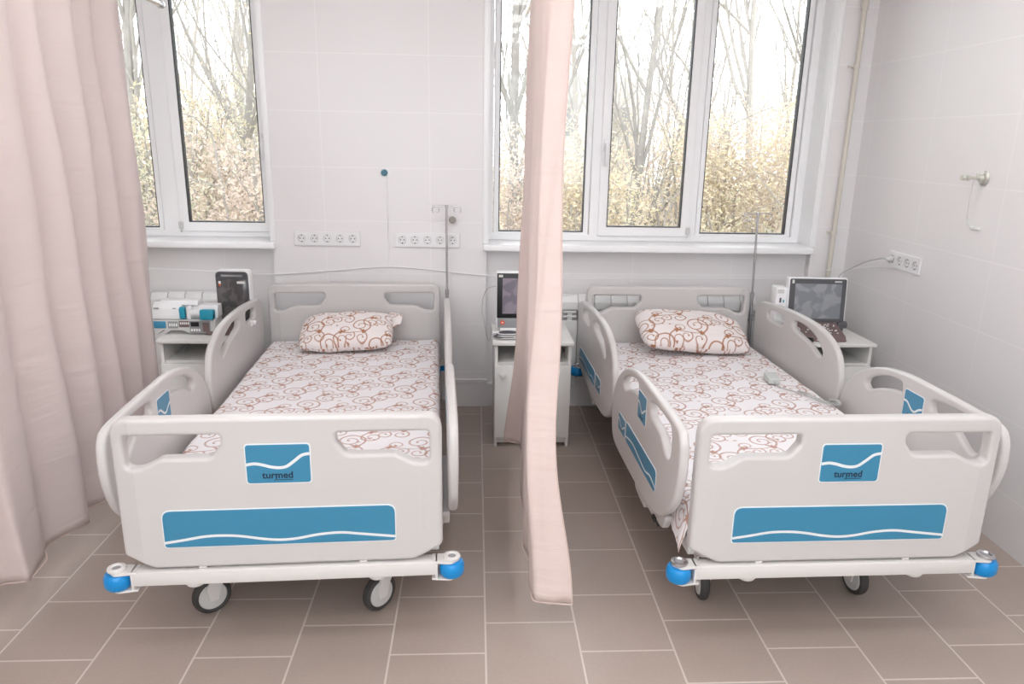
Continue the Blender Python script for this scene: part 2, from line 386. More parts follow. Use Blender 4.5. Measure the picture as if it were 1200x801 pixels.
def board(name, parent, y, pan=True):
    mb = MB(); mp = lambda a, b, c: (a, y-c, b)
    mb.plate(board_outline(), board_holes(), .023, .0125, 5, 0, mp)
    # chamfered outer flanks
    o = mb.obj(name, ['bed'], parent)
    me = o.data; bm = bmesh.new(); bm.from_mesh(me)
    for x in (-.415, .415): bmesh.ops.bisect_plane(bm, geom=bm.verts[:]+bm.edges[:]+bm.faces[:], plane_co=(x, 0, 0), plane_no=(1, 0, 0))
    for v in bm.verts:
        e = abs(v.co.x)-.415
        if e > 0: v.co.y += e*.20
    bm.to_mesh(me); bm.free(); me.polygons.foreach_set('use_smooth', [True]*len(me.polygons)); me.set_sharp_from_angle(angle=math.radians(9))
    if pan:
        f = y-.023
        mp = lambda a, b, c: (a, f-c, b)
        s = MB(); s.plate(rect(-.099, .564, .091, .692, .012), (), .0012, .0008, 2, 1, mp)
        s.plate(rect(-.0955, .5675, .0875, .6885, .010), (), .0022, .0008, 2, 0, mp)
        ribbon(s, [(-.0955, .627), (-.072, .630), (-.049, .626), (-.025, .619), (-.001, .616), (.020, .620), (.042, .636), (.065, .654), (.0875, .659)], .0095, .0026, 1, mp)
        text_mesh('turmed', .030, s, 2, lambda a, b, c: (a-.007, f-.0028, b+.583))
        ribbon(s, [(-.018, .575), (-.013, .580), (-.009, .590)], .0018, .0028, 2, mp)
        for k in range(14): s.box((-.013+k*.0036, f-.0029, .5765), (-.0105+k*.0036, f-.0025, .5790), 2)
        s.obj('logo_panel', ['blue', 'line', 'dark'], o)
        s = MB(); L = [(-.352, .362, .012), (.334, .362, .012), (.334, .487, .028), (-.352, .487, .028)]
        s.plate(rpoly(L), (), .0012, .0008, 2, 1, mp)
        L = [(-.3485, .3655, .010), (.3305, .3655, .010), (.3305, .4835, .026), (-.3485, .4835, .026)]
        s.plate(rpoly(L), (), .0022, .0008, 2, 0, mp)
        ribbon(s, [(-.3485, .381), (-.293, .389), (-.230, .399), (-.168, .4), (-.119, .395), (-.063, .385), (-.013, .380), (.038, .383), (.102, .394), (.167, .398), (.231, .391), (.3305, .379)], .0085, .0026, 1, mp)
        s.obj('wave_panel', ['blue', 'line'], o)
    return o
def rail_panel(parent, side, face, lo, hi, kind):
    """face=+1 outer, -1 inner. lo/hi = (y,z). drawn in viewer coordinates"""
    nx = side*face; x0 = side*.51+nx*.0155
    cy, cz = (lo[0]+hi[0])/2, (lo[1]+hi[1])/2; w, h = (hi[0]-lo[0])/2, (hi[1]-lo[1])/2
    mp = lambda a, b, c: (x0+nx*c, cy+a*nx, cz+b)
    s = MB(); r = .012 if kind == 'logo' else .022
    s.plate(rect(-w, -h, w, h, r), (), .0012, .0006, 2, 1, mp); s.plate(rect(-w+.003, -h+.003, w-.003, h-.003, r-.002), (), .0020, .0006, 2, 0, mp)
    w -= .003
    if kind == 'logo':
        ribbon(s, [(-w, .01), (-w*.6, .008), (-w*.1, -.012), (w*.25, -.015), (w*.65, 0), (w, .008)], .008, .0024, 1, mp)
        text_mesh('turmed', .018, s, 2, lambda a, b, c: mp(a, b-h+.014, .0026))
    elif kind == 'wave':
        ribbon(s, [(-w, -h*.5), (-w*.5, -h*.1), (0, -h*.3), (w*.4, -h*.5), (w*.7, -h*.2), (w, -h*.45)], .0075, .0024, 1, mp)
    s.obj('logo_panel' if kind == 'logo' else 'wave_panel', ['blue', 'line', 'dark'], parent)
def make_rail(parent, side, foot):
    mb = MB(); mp = lambda a, b, c: (side*.51+c, a, b)
    mb.plate(FOOT if foot else HEAD, [FH1, FH2] if foot else [HH1, HH2], .0155, .0115, 5, 0, mp)
    o = mb.obj('foot_side_rail' if foot else 'head_side_rail', ['bed'], parent)
    if foot:
        rail_panel(o, side, 1, (.415, .570), (.535, .680), 'logo'); rail_panel(o, side, -1, (.405, .570), (.525, .680), 'logo')
        rail_panel(o, side, 1, (.235, .402), (.70, .488), 'wave'); rail_panel(o, side, 1, (.715, .402), (.84, .478), 'logo')
    else:
        rail_panel(o, side, 1, (1.41, .388), (1.88, .468), 'wave'); rail_panel(o, side, 1, (1.26, .395), (1.385, .468), 'logo')
    # mechanism cover below the rail
    y0 = .18 if foot else 1.30
    c = MB(); ol = rpoly([(y0, .33, .02), (y0+.03, .285, .03), (y0+.16, .262, .03), (y0+.36, .262, .04), (y0+.47, .30, .03), (y0+.47, .345, .01), (y0, .345, .01)])
    c.plate(ol, (), .013, .006, 3, 0, lambda a, b, c_: (side*.487+c_, a, b))
    c.plate(rpoly([(y0+.28, .225, .02), (y0+.44, .238, .03), (y0+.46, .30, .01), (y0+.27, .30, .01)]), (), .010, .005, 3, 0, lambda a, b, c_: (side*.487+c_, a, b))
    cv = c.obj('rail_mount', ['bed'], parent)
    if side > 0: return
    l = MB(); l.box((side*.503-.006, y0+.10, .268), (side*.503+.006, y0+.135, .286), 0, .004); l.box((side*.503-.004, y0+.06, .275), (side*.503+.004, y0+.10, .282), 0, .003)
    l.obj('release_latch', ['black'], cv)
def make_castor(parent, x, y, yaw):
    """wheel centre above (x,y); yaw: direction the wheel rolls, from +y"""
    d = Vector((math.sin(yaw), math.cos(yaw), 0)); ax = Vector((d.y, -d.x, 0)); c = Vector((x, y, .0635)); st = c+d*.035
    f = MB(); f.lathe([(.026, .150), (.030, .153), (.030, .175), (.018, .18), (.018, .245)], (st.x, st.y, 0))
    for s in (-1, 1):
        q = ax*.0215*s; t = ax*.0035
        ol = [(c-d*.014, .052), (c+d*.014, .052), (c+d*.028, .10), (st+d*.028, .155), (st-d*.03, .155), (c-d*.02, .10)]
        V = [tuple(p+q-t+Vector((0, 0, z-p.z))) for p, z in ol]+[tuple(p+q+t+Vector((0, 0, z-p.z))) for p, z in ol]; n = len(ol)
        f.add(V, [tuple(range(n)), tuple(range(n, 2*n))[::-1]]+[(i, (i+1) % n, n+(i+1) % n, n+i) for i in range(n)])
    fo = f.obj('castor', ['beam'], parent)
    w = MB(); w.lathe([(.008, -.017), (.044, -.017), (.048, -.012), (.048, .012), (.044, .017), (.008, .017)], c, ax, 32); w.lathe([(.012, -.0185), (.012, .0185)], c, ax, 16)
    w.obj('wheel', ['lgrey'], fo)
    t = MB(); t.lathe([(.049, -.013), (.055, -.0165), (.061, -.013), (.0635, -.006), (.0635, .006), (.061, .013), (.055, .0165), (.049, .013)], c, ax, 36)
    for k in range(14):
        a = 2*PI*k/14; t.lathe([(.002, -.0006), (.002, .0006)], c+(d*math.cos(a)+Vector((0, 0, 1))*math.sin(a))*.0634*.985, (d*math.cos(a)+Vector((0, 0, 1))*math.sin(a)), 6)
    t.obj('tyre', ['rubber'], fo)
def make_bed(label, loc, rz, cast):
    t = thing('hospital_bed', label, 'hospital bed', loc, rz, 'hospital beds')
    board('footboard', t, 0.0); board('headboard', t, 2.045, False)
    for s in (-1, 1): make_rail(t, s, True); make_rail(t, s, False)
    for y, fr in ((-.005, 1), (2.07, 0)):
        b = MB(); b.box((-.455, y-.025, .240), (.455, y+.025, .286), 0, .004)
        yc = y-.004 if fr else y+.025
        for s in (-1, 1): b.plate(rpoly([(s*.44, y-.024, .003), (s*.50, yc-.03, .02), (s*.535, yc, .02), (s*.50, yc+.03, .02), (s*.44, y+.024, .003)]), (), .004, .002, 2, 0, lambda a, b_, c: (a, b_, .284+c))
        for s in (-1, 1): b.plate(rpoly([(s*.44, y-.024, .003), (s*.50, yc-.03, .02), (s*.525, yc, .02), (s*.50, yc+.03, .02), (s*.44, y+.024, .003)]), (), .003, .002, 2, 0, lambda a, b_, c: (a, b_, .226+c))
        for s in (-1, 1): b.box((s*.455-.004, y-.025, .223), (s*.455+.004, y+.025, .288), 0, .002)
        if fr:
            for x in (-.25, .23): b.box((x-.012, y-.012, .286), (x+.012, y+.012, .294), 0, .003)
            b.lathe([(.026, .228), (.03, .234), (.03, .242)], (-.28, y+.005, 0)); b.lathe([(.026, .228), (.03, .234), (.03, .242)], (.27, y+.005, 0))
        bo = b.obj('end_beam', ['beam'], t)
        for s in (-1, 1):
            u = MB(); u.lathe([(.020, .231), (.033, .232), (.0385, .240), (.0395, .255), (.0385, .270), (.033, .279), (.020, .280)], (s*.503, yc, 0), n=32)
            u.obj('corner_bumper', ['bumper'], bo)
            u = MB(); u.lathe([(.012, .288), (.026, .288), (.0275, .292), (.026, .297), (.017, .299), (.013, .293)], (s*.503, yc, 0), n=28); u.obj('bumper_cap', ['chrome' if 'window' in label else 'beam'], bo)
            u = MB(); u.lathe([(.0125, .2905), (.0125, .2945)], (s*.503, yc, 0), n=20); u.obj('bumper_hole', ['greyp'], bo)
    f = MB()
    for s in (-1, 1):
        f.box((s*.33-.02, .02, .240), (s*.33+.02, 2.045, .284), 0, .004)
        f.box((s*.452-.012, .035, .290), (s*.452+.012, 2.02, .345), 0, .004)
    for y in (.2, .75, 1.3, 1.85): f.box((-.35, y-.02, .245), (.35, y+.02, .279), 0, .004); f.box((-.45, y-.02, .290), (.45, y+.02, .32), 0, .003)
    f.obj('chassis', ['beam'], t)
    p = MB()
    for k in range(4): p.box((-.44, .05+k*.49, .330), (.44, .05+k*.49+.475, .352), 0, .008)
    p.obj('mattress_platform', ['lgrey'], t)
    for a in cast: make_castor(t, *a)
    return t
LBED = dict(loc=(-.573, 2.0525, 0), rz=math.radians(2.8)); RBED = dict(loc=(1.144, 2.041, 0), rz=math.radians(1.18))
def in_bed(B, x, y, z):
    c, s = math.cos(B['rz']), math.sin(B['rz']); return (B['loc'][0]+x*c-y*s, B['loc'][1]+x*s+y*c, z)
make_bed('hospital bed on the left, beside the long pink curtain', LBED['loc'], LBED['rz'], [(-.301, .185, .95), (.258, .160, .80), (-.30, 1.80, .3), (.30, 1.80, -.4)])
make_bed('hospital bed on the right, under the wide window by the side wall', RBED['loc'], RBED['rz'], [(-.333, .232, .12), (.230, .237, -.10), (-.30, 1.80, .1), (.30, 1.80, .5)])

def make_mattress(B, label, flare, seed, uo):
    t = thing('mattress', label, 'mattress', B['loc'], B['rz'], 'mattresses on the beds')
    m = MB(); m.box((-.452, .045, .353), (.452, 2.005, .447), 0, .02, 3); m.obj('mattress_core', ['mattress'], t)
    # sheet: cross-section parameter s runs over the top and down both sides
    st = .0034; y = np.arange(.030, 2.012, st); half = .467; rr = .035; drop = .11
    tot = 2*(half-rr)+2*(rr*PI/2)+2*drop; s = np.linspace(-tot/2, tot/2, int(tot/st)); S, Y = np.meshgrid(s, y)
    a = np.abs(S); sg = np.sign(S); th = np.clip((a-(half-rr))/rr, 0, PI/2); dn = np.clip(a-(half-rr)-rr*PI/2, 0, None)
    X = sg*(np.minimum(a, half-rr)+rr*np.sin(th)); top = .458
    Z = top-rr*(1-np.cos(th))-dn
    wr = wnoise(S, Y, 9, seed)*.0025+wnoise(S*2, Y, 26, seed+1)*.0012
    edge = np.clip((a-.36)/.12, 0, 1); Z = Z+wr+edge*wnoise(S, Y, 40, seed+2)*.0030*(th < 1.4)
    fold = wnoise(Y*1.0, S*.15, 34, seed+5)
    X = X+sg*np.clip(dn/.08, 0, 1)*(.004+.006*fold)
    fl = np.clip(1-(Y-.03)/.24, 0, 1)**1.3*np.clip(dn/.11, 0, 1)
    X = X+sg*fl*(.022+.010*fold)*flare; Z = Z+fl*.0*flare+np.clip((.10-Y)/.07, 0, 1)*np.clip(dn/.11, 0, 1)*.006
    e = np.clip((.05-Y)/.02, 0, 1); Z = Z-e*.02
    e = np.clip((Y-1.985)/.03, 0, 1); Z = Z-e*.012+e*.004*wnoise(S, Y, 60, seed+8)
    grid_obj('fitted_sheet', X, Y, Z, S+uo, Y, 'sheet', t, .90)
make_mattress(LBED, 'mattress in a white sheet with brown scrolls, nothing lying on it but a pillow', .6, 3, 0)
make_mattress(RBED, 'mattress in a white sheet with brown scrolls, a corded handset lying on it', 1.0, 11, .17)

def make_pillow(label, B, cx, cy, cz, w, d, h, rz, tilt, roll, seed, sc, flap):
    t = thing('pillow', label, 'pillow', in_bed(B, cx, cy, cz), 0, 'pillows on the beds', rot=(tilt, roll, B['rz']+rz))
    n = 170; q = np.linspace(-1, 1, n); U, V = np.meshgrid(q, q)
    def half(sg):
        e = (np.clip(1-np.abs(U)**2.6, 0, 1)**.42)*(np.clip(1-np.abs(V)**2.6, 0, 1)**.42)
        pin = 1-.07*np.abs(V)**4*np.abs(U)**3; pv = 1-.12*np.abs(U)**4*np.abs(V)**3
        X = U*w/2*pin; Y = V*d/2*pv
        Z = sg*h/2*e*(1 if sg > 0 else .75)+wnoise(U, V, 7, seed)*.007*(1-np.abs(U*V))+wnoise(U*2, V*2, 9, seed+3)*.0025
        return X, Y, Z
    X, Y, Z = half(1); X2, Y2, Z2 = half(-1)
    XX = np.concatenate([X, X2[::-1]], 0); YY = np.concatenate([Y, Y2[::-1]], 0); ZZ = np.concatenate([Z, Z2[::-1]], 0)
    UU = np.concatenate([U*w/2, U[::-1]*w/2], 0)+.13*seed; VV = np.concatenate([V*d/2*1.15, -V[::-1]*d/2*1.15+.2], 0)
    grid_obj('pillowcase', XX, YY, ZZ, UU, VV, 'pillow', t, sc)
    if flap:
        a = np.linspace(0, 1, 60); b = np.linspace(-1, 1, 70); A, Bq = np.meshgrid(a, b)
        fx, fy, fs = flap
        X = w/2*(.90+fx*A*(.75+.25*np.sin(Bq*2+1))); Y = Bq*d/2*fs+fy; Z = .012*np.sin(Bq*5)*A+.002-A*.025*0
        o = grid_obj('pillowcase_flange', X, Y, Z, X, Y, 'pillow', t, sc)
        md = o.modifiers.new('s', 'SOLIDIFY'); md.thickness = .003
make_pillow('smaller plump scroll-print pillow on the bed beside the long curtain', LBED, -.025, 1.835, .546, .49, .30, .150, .02, .34, -.03, 1, .95, (.30, .10, .55))
make_pillow('wide scroll-print pillow on the bed under the wide window', RBED, .075, 1.825, .560, .60, .34, .165, .04, .32, .09, 2, .80, None)

# ------------------------------------------------------------------ room shell
YW = 4.228
def shell():
    w = MB()
    L0, L1, R0, R1, S, T = -2.75, -1.145, .062, 1.962, .955, 2.55; H = 2.85; XL, XR = -3.3, 2.26
    D = YW+.34
    def b(x0, x1, z0, z1, y0=YW): w.box((x0, y0, z0), (x1, D, z1))
    b(XL, L0, 0, H); b(L1, R0, 0, H); b(R1, XR, 0, H); b(L0, L1, T, H); b(R0, R1, T, H)
    b(L0, L1, 0, .14); b(R0, R1, 0, .14)
    b(L0, L1, .14, S, YW+.05); b(R0, R1, .14, S, YW+.05)
    struct(w.obj('wall_back', ['wall_b'], smooth=False))
    m = MB(); x = lambda y: 2.122+(y-2.4)*.0275
    m.add([(x(-2), -2, 0), (x(D), D, 0), (x(D)+.15, D, 0), (x(-2)+.15, -2, 0), (x(-2), -2, H), (x(D), D, H), (x(D)+.15, D, H), (x(-2)+.15, -2, H)],
          [(0, 1, 5, 4), (1, 2, 6, 5), (2, 3, 7, 6), (3, 0, 4, 7), (4, 5, 6, 7), (3, 2, 1, 0)])
    struct(m.obj('wall_right', ['wall_s'], smooth=False))
    m = MB(); m.box((XL-.15, -2, 0), (XL, D, H)); struct(m.obj('wall_left', ['wall_s'], smooth=False))
    m = MB(); FX0, FX1, FZ0, FZ1 = -2.5, 1.7, .90, 2.50  # unseen front wall, opened for an added daylight window
    for q in ((XL-.15, FX0, 0, H), (FX1, 2.3, 0, H), (FX0, FX1, 0, FZ0), (FX0, FX1, FZ1, H)): m.box((q[0], -2.15, q[2]), (q[1], -2, q[3]))
    struct(m.obj('wall_front', ['plaster'], smooth=False))
    o = bpy.data.objects.new('window_3', None); C.objects.link(o); o['kind'] = 'structure'  # added window behind the camera, unseen, lets in frontal fill light
    m = MB(); m.plate(rpoly([(FX0, FZ0), (FX1, FZ0), (FX1, FZ1), (FX0, FZ1)]), [rpoly([(a+.05, FZ0+.06), (a+1.35, FZ0+.06), (a+1.35, FZ1-.06), (a+.05, FZ1-.06)]) for a in (FX0, FX0+1.4, FX0+2.8)], .03, .003, 2, 0, lambda a, b, c: (a, -2.08+c, b)); m.obj('window_frame', ['pvc'], o)
    m = MB(); m.box((FX0+.04, -2.083, FZ0+.05), (FX1-.04, -2.077, FZ1-.05)); m.obj('glass_pane', ['glass'], o)
    m = MB(); m.box((XL-.15, -2.15, -.12), (2.4, D, 0)); struct(m.obj('floor', ['floor'], smooth=False))
    m = MB(); m.box((XL-.15, -2.15, H), (2.4, D, H+.12)); struct(m.obj('ceiling', ['plaster'], smooth=False))
    m = MB(); m.box((XL, YW-.012, 0), (R0+.01, YW, .150)); m.box((XL, YW-.020, .150), (R0+.01, YW, .172), 0, .003)
    m.box((R0+.01, YW-.006, 0), (2.17, YW, .136)); struct(m.obj('baseboard_back', ['wall_b'], smooth=False))
    return L0, L1, R0, R1, S, T
L0, L1, R0, R1, SILL, TOP = shell()
def ring(mb, x0, z0, x1, z1, w, y0, y1, mi=0, r=.004):
    mb.plate(rpoly([(x0, z0), (x1, z0), (x1, z1), (x0, z1)]), [rpoly([(x0+w, z0+w), (x1-w, z0+w), (x1-w, z1-w), (x0+w, z1-w)])], (y1-y0)/2, r, 2, mi, lambda a, b, c: (a, (y0+y1)/2+c, b))
def window(n, x0, x1, muls, sills):
    """muls: glass rectangles (xa, xb, opens)"""
    o = bpy.data.objects.new('window_%d' % n, None); C.objects.link(o); o['kind'] = 'structure'; o.location = (0, 0, 0)
    yf = 4.40; zt = TOP-.01
    f = MB(); f.plate(rpoly([(x0, .985), (x1, .985), (x1, zt), (x0, zt)]), [rpoly([(a-.035, .985+.035), (b+.035, .985+.035), (b+.035, zt-.05), (a-.035, zt-.05)]) for a, b, k in muls], .03, .003, 2, 0, lambda a, b, c: (a, yf+.028+c, b))
    f.obj('window_frame', ['pvc'], o)
    for a, b, k in muls:
        yy = yf-.016 if k else yf+.010
        z0 = 1.068 if k else 1.032; w = .052 if k else .03
        s = MB(); ring(s, a-w, z0-w, b+w, zt-.045 if k else zt-.03, w, yy, yy+.055, 0, .006); s.obj('sash', ['pvc'], o)
        g = MB(); e = .006; ring(g, a-.001, z0-.001, b+.001, zt-.09, e, yy+.006, yy+.046, 0, 0); g.obj('gasket', ['gasket'], o)
        g = MB(); g.box((a-.004, yy+.022, z0-.004), (b+.004, yy+.028, zt-.05)); g.obj('glass_pane', ['glass'], o)
        if k:
            h = MB(); hx = a-w+.026 if k < 0 else b+w-.026
            h.box((hx-.014, yy-.010, 1.50), (hx+.014, yy, 1.57), 0, .005); h.box((hx-.009, yy-.040, 1.525), (hx+.009, yy-.008, 1.545), 0, .004); h.box((hx-.010, yy-.048, 1.42), (hx+.010, yy-.034, 1.548), 0, .005)
            h.obj('window_handle', ['white'], o)
            h = MB(); hx = b+w-.008 if k < 0 else a-w+.008
            for z in (1.04,): h.box((hx-.012, yy-.012, z-.012), (hx+.012, yy+.01, z+.03), 0, .004); h.box((hx-.004, yy-.014, z-.03), (hx+.004, yy-.004, z-.008), 0, .002)
            h.obj('hinge', ['lgrey'], o)
    r = MB(); yi = YW-.001; ye = 4.43
    r.box((x0-.004, yi, SILL), (x0+.012, ye, zt+.01), 0, .003); r.box((x1-.012, yi, SILL), (x1+.004, ye, zt+.01), 0, .003); r.box((x0, yi, zt-.002), (x1, ye, zt+.010), 0, .003)
    for x in (x0, x1): r.box((x-.022 if x == x0 else x-.006, yi-.006, SILL+.03), (x+.006 if x == x0 else x+.022, yi+.002, zt), 0, .002)
    r.obj('reveal_lining', ['pvc'], o)
    s = MB(); s.box((sills[0], 4.170, .947), (sills[1], 4.415, .984), 0, .007, 3); s.obj('window_sill', ['pvc'], o)
window(1, L0, L1, [(-2.62, -1.835, 0), (-1.655, -1.222, 1)], (L0-.02, -1.122))
window(2, R0, R1, [(.135, .640, 0), (.776, 1.222, -1), (1.348, 1.872, 0)], (.045, 1.955))
# pipe and clips in the corner
t = thing('heating_pipe', 'cream painted vertical pipe in the room corner', 'pipe')
m = MB(); m.tube([(2.078, 4.19, 2.84), (2.075, 4.19, 2.1), (2.066, 4.19, 1.0), (2.060, 4.19, .3), (2.06, 4.19, .02)], .0135, 16); m.lathe([(.0175, 2.26), (.0175, 2.40)], (2.076, 4.19, 0)); m.obj('pipe_run', ['cream'], t)
for z in (1.975, 1.075):
    m = MB(); m.lathe([(.018, z-.008), (.018, z+.008)], (2.072 if z > 1.5 else 2.066, 4.19, 0)); m.lathe([(.004, 0), (.004, .03), (.008, .03), (.008, .034)], (2.06, 4.192, z), (-1, 0, 0), 10); m.box((2.062, 4.195, z-.006), (2.074, 4.227, z+.006)); m.obj('pipe_clip', ['cream'], t)
# window head rails for the curtains
for x, y0, lab in ((-1.62, -1.9, 'metal curtain rail above the long curtain, ending at the left window'), (.262, -1.9, 'metal curtain rail carrying the narrow bunched curtain')):
    t = thing('curtain_rail', lab, 'curtain rail', (x, 0, 2.197), 0, 'curtain rails')
    m = MB(); m.tube([(0, y0, 0), (0, 4.12, 0), (0, 4.205, 0)], .0125, 14); m.obj('rail_tube', ['chrome'], t)
    m = MB(); m.lathe([(.02, 0), (.02, .012), (.015, .02)], (0, 4.19, 0), (0, 1, 0)); m.obj('rail_end', ['chrome'], t)
# added ceiling panels, out of view, giving flat fill light
k = 0
for x in (-2.1, -.9, .3, 1.5):
    for y in (-1.5, -.6, .3, 1.4, 2.6):
        t = thing('added_ceiling_light', 'added unseen ceiling panel giving fill light', 'ceiling light', (x, y, 2.85), 0, 'added ceiling fill panels')
        m = MB(); ring(m, -.30, -.30, .30, .30, .02, -.035, 0, 0, .003); m.v = [(a, c, b-.001) for a, b, c in m.v]; m.obj('fill_panel_frame', ['white'], t)
        m = MB(); m.box((-.285, -.285, -.028), (.285, .285, -.020)); m.obj('fill_panel_diffuser', ['fill_glow'], t)

# ------------------------------------------------------------------ curtains
def ruled(name, top, bot, zt, zb, label, mat, hemmat, sub=8, hem_edge=False, rnds=2, xlev=None):
    """pleated cloth between a top line and a bottom line"""
    t = thing(name, label, 'curtain', (top[0][0], top[0][1], 0), 0)
    ox, oy = top[0][0], top[0][1]
    def soft(P, rounds):
        out = []
        for i in range(len(P)-1):
            out += [Vector((P[i][0]+(P[i+1][0]-P[i][0])*k/sub, P[i][1]+(P[i+1][1]-P[i][1])*k/sub, 0)) for k in range(sub)]
        out.append(Vector((*P[-1], 0)))
        for _ in range(rounds): out = [out[0]]+[(out[i-1]+out[i]*2+out[i+1])/4 for i in range(1, len(out)-1)]+[out[-1]]
        return out
    A = soft(top, rnds); B = soft(bot, rnds)
    nz = 70; n = len(A); V = []; F = []
    for j in range(nz+1):
        s = j/nz; z = zt+(zb-zt)*s
        if xlev:
            L = xlev; k = next((k for k in range(len(L)-1) if z >= L[k+1][0]), len(L)-2); g = (L[k][0]-z)/(L[k][0]-L[k+1][0])
            g = min(1, max(0, g)); cr = []
            for c in range(len(top)):
                v0, v1, v2, v3 = [L[max(0, min(len(L)-1, kk))][1][c] for kk in (k-1, k, k+1, k+2)]
                m1 = (v2-v0)/2; m2 = (v3-v1)/2
                xx = (2*g**3-3*g*g+1)*v1+(g**3-2*g*g+g)*m1+(-2*g**3+3*g*g)*v2+(g**3-g*g)*m2
                cr.append((xx, top[c][1]*(1-s**1.25)+bot[c][1]*s**1.25))
            row = soft(cr, rnds)
        for i in range(n):
            q = s**1.25; x = A[i][0]*(1-q)+B[i][0]*q; y = A[i][1]*(1-q)+B[i][1]*q
            if xlev: x = row[i][0]; y = row[i][1]
            w = .006*math.sin(z*3.1+i*.21)+.004*math.sin(z*7.3+i*.37)
            V.append((x+w-ox, y+w*.5-oy, z+.004*math.sin(i*.5)*(s > .98)))
    for j in range(nz):
        for i in range(n-1): F.append((j*n+i, j*n+i+1, (j+1)*n+i+1, (j+1)*n+i))
    m = MB(); m.add(V, F); o = m.obj('curtain_cloth', [mat], t, angle=60); md = o.modifiers.new('s', 'SOLIDIFY'); md.thickness = .0016; md.offset = 0
    hm = MB(); V = []; F = []; off = .0016   # bottom hem, doubled cloth
    for jj, z in ((0, zb+.045), (1, zb-.002)):
        for i in range(n): V.append((B[i][0]-ox, B[i][1]-oy, z))
    h2 = MB()
    h2.tube([(B[i][0]-ox, B[i][1]-oy, zb+.0005) for i in range(n)], .0022, 6)
    if hem_edge:
        pts = []
        for j in range(nz+1):
            pts.append(m.v[j*n])
        h2.tube(pts, .0024, 6)
        pts = [m.v[j*n+n-1] for j in range(nz+1)]; h2.tube(pts, .0026, 6)
    h2.obj('hem', [hemmat], t)
    for i in range(0, n, sub*2):
        g = MB(); a = Vector((A[i][0]-ox, A[i][1]-oy, zt))
        g.tube([a+Vector((0, .012*math.cos(q*PI/4), .012+.014*math.sin(q*PI/4))) for q in range(8)], .0015, 5, closed=True)
        g.obj('curtain_hook', ['chrome'], t)
    return t
# long curtain on the left: pleats run in depth
bt = []; tp = []
ys = [1.15, 1.30, 1.42, 1.56, 1.70, 1.84, 1.96, 2.09, 2.210, 2.225, 2.36, 2.45, 2.62, 2.70, 2.84, 2.91, 3.04, 3.11, 3.24, 3.31, 3.42, 3.50]
xs = [-1.50, -1.58, -1.49, -1.58, -1.48, -1.57, -1.48, -1.53, -1.565, -1.475, -1.485, -1.55, -1.465, -1.555, -1.465, -1.56, -1.47, -1.565, -1.48, -1.57, -1.495, -1.532]
for i, (x, y) in enumerate(zip(xs, ys)):
    bt.append((x, y)); tp.append((-1.55+(x+1.52)*1.0, y+.02*math.sin(i*2.1)))
tp[-1] = (-1.530, 3.50); tp[-2] = (-1.51, 3.41)
ruled('privacy_curtain', tp, bt, 2.17, .118, 'long pale pink pleated curtain hanging at the left edge of the room', 'curtain', 'hem', 8, False, 3)
bt = [(.312, 2.070), (.25, 2.078), (.190, 2.093), (.188, 2.20), (.200, 2.30), (.176, 2.42), (.205, 2.62), (.195, 2.85), (.212, 3.10), (.225, 3.30), (.236, 3.385), (.19, 3.40), (.143, 3.418)]
tp = [(.272, 2.12), (.24, 2.125), (.208, 2.135), (.196, 2.18), (.208, 2.22), (.170, 2.30), (.192, 2.38), (.172, 2.46), (.20, 2.60), (.205, 2.75), (.215, 2.90), (.205, 3.02), (.198, 3.10)]
ruled('privacy_curtain', tp, bt, 2.17, .11, 'narrow pink curtain bunched between the two beds', 'curtain_m', 'hem', 8, True, 2, [
    (2.17, [.258, .228, .197, .190, .205, .180, .200, .185, .205, .215, .225, .215, .205]), (1.0, [.248, .207, .167, .180, .200, .178, .205, .195, .215, .225, .235, .218, .204]),
    (.60, [.248, .208, .168, .182, .200, .177, .205, .195, .215, .225, .236, .206, .186]), (.11, [.312, .253, .195, .190, .203, .176, .205, .195, .212, .225, .238, .190, .143])])

# ------------------------------------------------------------------ cabinets
def cabinet(label, x, y, rz=0):
    t = thing('bedside_cabinet', label, 'cabinet', (x, y, 0), rz, 'bedside cabinets')
    w, d, h = .188, .40, .556
    m = MB()
    for s in (-1, 1): m.box((s*w-.008, 0.002, 0), (s*w+.008, d, h), 0, .0015)
    m.box((-w, .01, .447), (w, d, .461)); m.box((-w, .012, .035), (w, d, .05)); m.box((-w, d-.008, .035), (w, d, h)); m.box((-w, .03, .012), (w, .04, .056))
    m.obj('cabinet_body', ['cab'], t)
    m = MB(); m.box((-w-.018, -.022, h), (w+.018, d+.005, h+.018), 0, .003); m.obj('cabinet_top', ['cab'], t)
    m = MB(); m.box((-w-.006, -.016, .058), (w+.006, .0, .450), 0, .002); do = m.obj('door', ['cab'], t)
    m = MB(); m.lathe([(.006, 0), (.006, .008), (.013, .011), (.0155, .018), (.013, .024), (.005, .026)], (-w+.032, -.016, .405), (0, -1, 0), 20); m.obj('knob', ['white'], do)
    return t
cabinet('white bedside cabinet half hidden by the narrow pink curtain', .296, 3.605)
cabinet('white bedside cabinet by the side wall, carrying the grey landscape monitor', 1.868, 3.60, .01)
cabinet('white bedside cabinet carrying the syringe pump', -1.372, 3.62)
CT = .575

